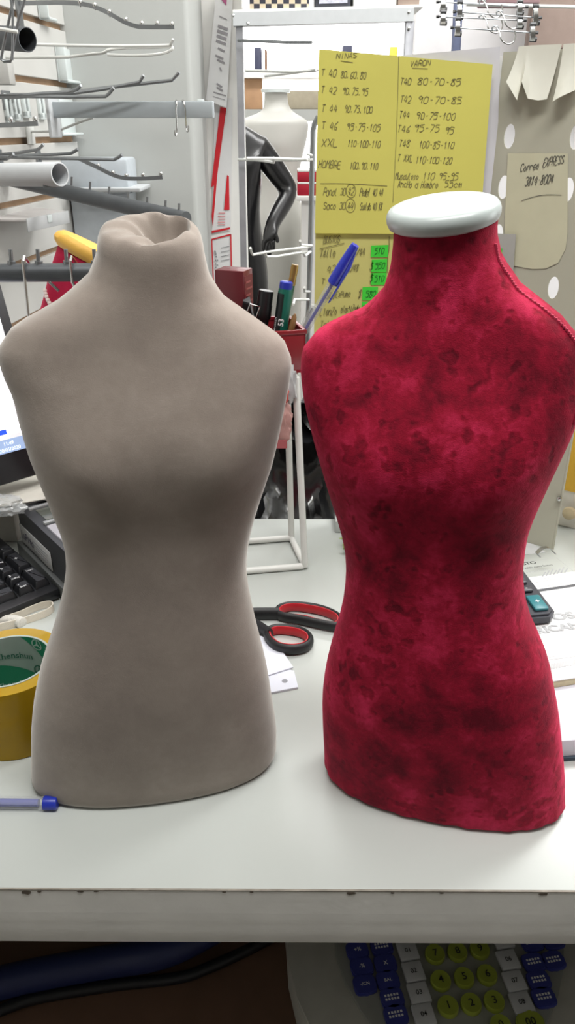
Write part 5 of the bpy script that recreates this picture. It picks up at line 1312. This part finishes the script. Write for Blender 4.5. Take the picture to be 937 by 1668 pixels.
# far goods : wooden board, beige crate, navy bottles on a far shelf
fs = thing('far_shelf', 'white far shelving unit by the bright window', 'shelf', (.1, 4.3, 0))
zF = PY(450, 117, 4.2).z
xA, xB = PY(372, 117, 4.2).x, PY(700, 117, 4.2).x
m = MB().box(xA, xB, 4.2, 4.5, zF-.025, zF); part('board', m, wall_white, fs)
zG = PY(450, 178, 4.2).z; m = MB().box(xA, xB, 4.2, 4.5, zG-.05, zG); part('board', m, wall_grey, fs)
for x in (xA-.02, xB): m = MB().box(x, x+.02, 4.2, 4.5, 0, zF); part('side_panel', m, wall_white, fs)
def pbox(nm, x0, y0, x1, y1, Y, d, m_, lab, cat, zfix=None):
    a, b = PY(x0, y0, Y), PY(x1, y1, Y); mm = MB().box(a.x, b.x, Y, Y+d, zfix if zfix is not None else b.z, a.z, bev=.004); return solo(nm, mm, m_, lab, cat)
navy = mat('navy_card', '474a63', .5)
pbox('navy_box', 414, 77, 426, 116, 4.24, .12, navy, 'tall narrow navy box on the far shelf, left of the yellow sheet', 'box', zF+.0005)
pbox('brown_folder', 431, 80, 435, 116, 4.24, .14, mat('folder_brown', '8a6a55', .6), 'thin brown folder standing beside the tall navy box', 'folder', zF+.0005)
pbox('navy_box', 559, 74, 573, 116, 4.24, .12, navy, 'navy box end rising just over the top of the yellow sheet', 'box', zF+.0005)
pbox('yellow_cup', 636, 76, 646, 116, 4.24, .05, mat('yellow_plastic', 'e8df5a', .5), 'small bright yellow block showing above the yellow sheet', 'block', zF+.0005)
pbox('wooden_board', 397, 128, 428, 178, 4.25, .03, mat('pale_wood', 'b8916e', .6, var=.12, scale=14), 'pale wooden board upright left of the white torso neck', 'board', zG+.0005)
pbox('beige_crate', 464, 148, 519, 178, 4.22, .2, mat('beige_card', 'a39a86', .6, var=.06), 'beige crate right of the white torso neck', 'box', zG+.0005)
# ============================================================ right top : wall, blue pole, clip hangers, brown board
m = MB().box(PY(676, 60, 2.5).x, 2.6, 2.5, 2.56, 0, 2.75); struct('wall_divider', m, mat('divider_paint', 'e3e1e2', .6, var=.02))
a = PY(743, 82, 2.38); t = thing('blue_pole', 'slate blue pole rising behind the clip hangers', 'pole', (a.x, 2.38, 0))
m = MB().tube([(a.x-.015, 2.38, .01), (a.x, 2.38, a.z), PY(748, -20, 2.38)], .0125, 14); part('shaft', m, mat('slate_blue', '6e7796', .45), t)
m = MB().lathe([(.12, 0), (.12, .01), (.02, .02)], T(a.x-.015, 2.38, 0), 24); part('foot', m, MATS['slate_blue'], t)
Yh = 1.9
def hanger(i, l, r_px, clipsL, clipsR, hookp, lab):
    Y = Yh+.02*i
    t = thing('clip_hanger', lab, 'hanger', PY((l[0]+r_px[0])/2, l[1]+20, Y), 'clip hangers above the display stand')
    m = MB().tube([PY(*l, Y), PY(*r_px, Y)], .0014, 8); part('bar', m, steel, t)
    for (x, y0, y1) in (clipsL, clipsR):
        for s_ in (-1, 1):
            mm = MB(); c = [PY(x-3.2, y0, Y+s_*.004), PY(x+3.2, y0, Y+s_*.004), PY(x+4.2, y1, Y+s_*.007), PY(x-4.2, y1, Y+s_*.007)]
            mm.grid(lambda u, v: c[0].lerp(c[1], u).lerp(c[3].lerp(c[2], u), v)+V((0, s_*.004*math.sin(v*math.pi), 0)), 3, 6, .0008, (0, 1, 0)); part('clip_plate', mm, chrome, t)
        p0, p1 = PY(x-5, y1-3, Y), PY(x+6, y1-2.5, Y)
        part('clip_pad', MB().tube([p0, p1], .0052, 10), black_plastic, t, 'black rubber pad')
        p0, p1 = PY(x-4, y0+1, Y-.004), PY(x+5, y0+1, Y-.004)
        part('clip_spring', MB().tube([p0, p1], .0042, 10), dark_grey, t)
    for e, s_ in ((l, -1), (r_px, 1)):
        part('end_cap', MB().tube([PY(e[0], e[1], Y), PY(e[0]+s_*5, e[1]-.3*s_, Y)], .0028, 8), black_plastic, t)
    cx_, cy_ = hookp
    part('swivel', MB().tube(spline([PY(cx_-5, cy_, Y), PY(cx_-4, cy_-5, Y), PY(cx_, cy_-6.5, Y), PY(cx_+4, cy_-5, Y), PY(cx_+5, cy_, Y)], 4), .0019, 8), steel, t)
    P = [PY(cx_, cy_-6, Y), PY(cx_+4, cy_-2, Y-.003), PY(cx_+4+4, cy_+6, Y-.006), PY(cx_+9, cy_+14, Y-.008), PY(cx_+14, cy_+20, Y-.008), PY(cx_+22, cy_+23, Y-.008), PY(cx_+30, cy_+19, Y-.008), PY(cx_+33, cy_+10, Y-.008), PY(cx_+31, cy_+1, Y-.008)]
    part('hook', MB().tube(spline(P, 5), .0015, 8), chrome, t)
hanger(0, (739, 45), (872, 53.5), (746, 30, 58), (868, 39, 67), (807, 49), 'lowest chrome clip hanger, nearest above the display stand')
hanger(1, (716, 27), (853, 33.5), (722, 19, 40), (847, 28, 46), (786, 31), 'chrome clip hanger second from the bottom')
hanger(2, (743, 19), (878, 29), (749, 3, 30), (873, 9, 40), (814, 24), 'third chrome clip hanger from the bottom')
hanger(3, (716, 3), (856, 11), (722, -4, 18), (847, 2, 24), (786, 6), 'topmost chrome clip hanger, cut by the top edge')
m = MB().tube([PY(760, 7, Yh+.09), PY(960, 12, Yh+.09)], .0035, 10); solo('hanging_rail', m, white_wire, 'thin white rail passing behind the clip hangers', 'rail')
a, b = PY(873, -30, 2.3), PY(960, 78, 2.3); m = MB().box(a.x, b.x+.3, 2.3, 2.34, b.z, 2.7495, bev=.003)
solo('brown_board', m, mat('taupe_panel', '97857c', .7, var=.05), 'brownish panel at the top right corner', 'panel')
a, b = PY(796, -40, 2.2), PY(880, 5, 2.2); m = MB().box(a.x, b.x, 2.2, 2.3, b.z, a.z, bev=.003); solo('mauve_valance', m, mat('mauve_cloth', '94787c', .8), 'mauve strip at the top edge above the clip hangers', 'strip')
# ============================================================ camera
cam = bpy.data.cameras.new('camera'); co = bpy.data.objects.new('camera', cam); COL.objects.link(co)
cam.sensor_fit = 'VERTICAL'; cam.sensor_height = 36; cam.lens = 36*F/1668; cam.clip_start = .02
co.location = EYE; co.rotation_euler = (math.pi/2-PITCH, 0, 0); SC.camera = co
# ============================================================ lights
def area(name, loc, rot, sx, sy, power, col=(1, 1, 1)):
    l = bpy.data.lights.new(name, 'AREA'); l.shape = 'RECTANGLE'; l.size = sx; l.size_y = sy; l.energy = power; l.color = col
    o = bpy.data.objects.new(name, l); COL.objects.link(o); o.location = loc; o.rotation_euler = rot; return o
area('ceiling_tube_and_fill', (1.05, 1.35, 2.70), (0, 0, R(10)), 1.0, .4, 25, (1, 1, .985))
area('ceiling_tube_and_fill', (.15, .2, 2.70), (0, 0, 0), 1.2, .3, 21, (1, .995, .97))
area('ceiling_tube_and_fill', (.2, 3.1, 2.70), (0, 0, 0), 1.6, .5, 22, (1, 1, .99))
area('ceiling_tube_and_fill', (-.15, 1.25, 2.70), (0, 0, 0), .5, .7, 4, (1, 1, .985))  # added fill to brighten the slatwall, not a known ceiling fitting
area('side_fill_light', (2.45, .95, 1.55), (0, R(90), 0), 1.1, .9, 9, (.97, 1, 1))  # added side fill for the busts' right rims; this wall has no window
area('ceiling_tube_and_fill', (.55, 1.75, 2.70), (0, 0, 0), .5, .4, 9, (1, 1, .99))  # added fill to lift the white partition, no such fitting known
W = bpy.data.worlds.new('world'); SC.world = W; W.use_nodes = True
W.node_tree.nodes['Background'].inputs['Color'].default_value = (.9, .95, 1, 1); W.node_tree.nodes['Background'].inputs['Strength'].default_value = .3
SC.view_settings.view_transform = 'Standard'; SC.view_settings.look = 'None'; SC.view_settings.exposure = 0.35; SC.view_settings.gamma = 1; SC.view_settings.use_curve_mapping = False
SC.cycles.max_bounces = 8; SC.cycles.transparent_max_bounces = 8; SC.cycles.sample_clamp_indirect = 6; SC.cycles.caustics_reflective = False; SC.cycles.caustics_refractive = False
SC.cycles.use_denoising = True
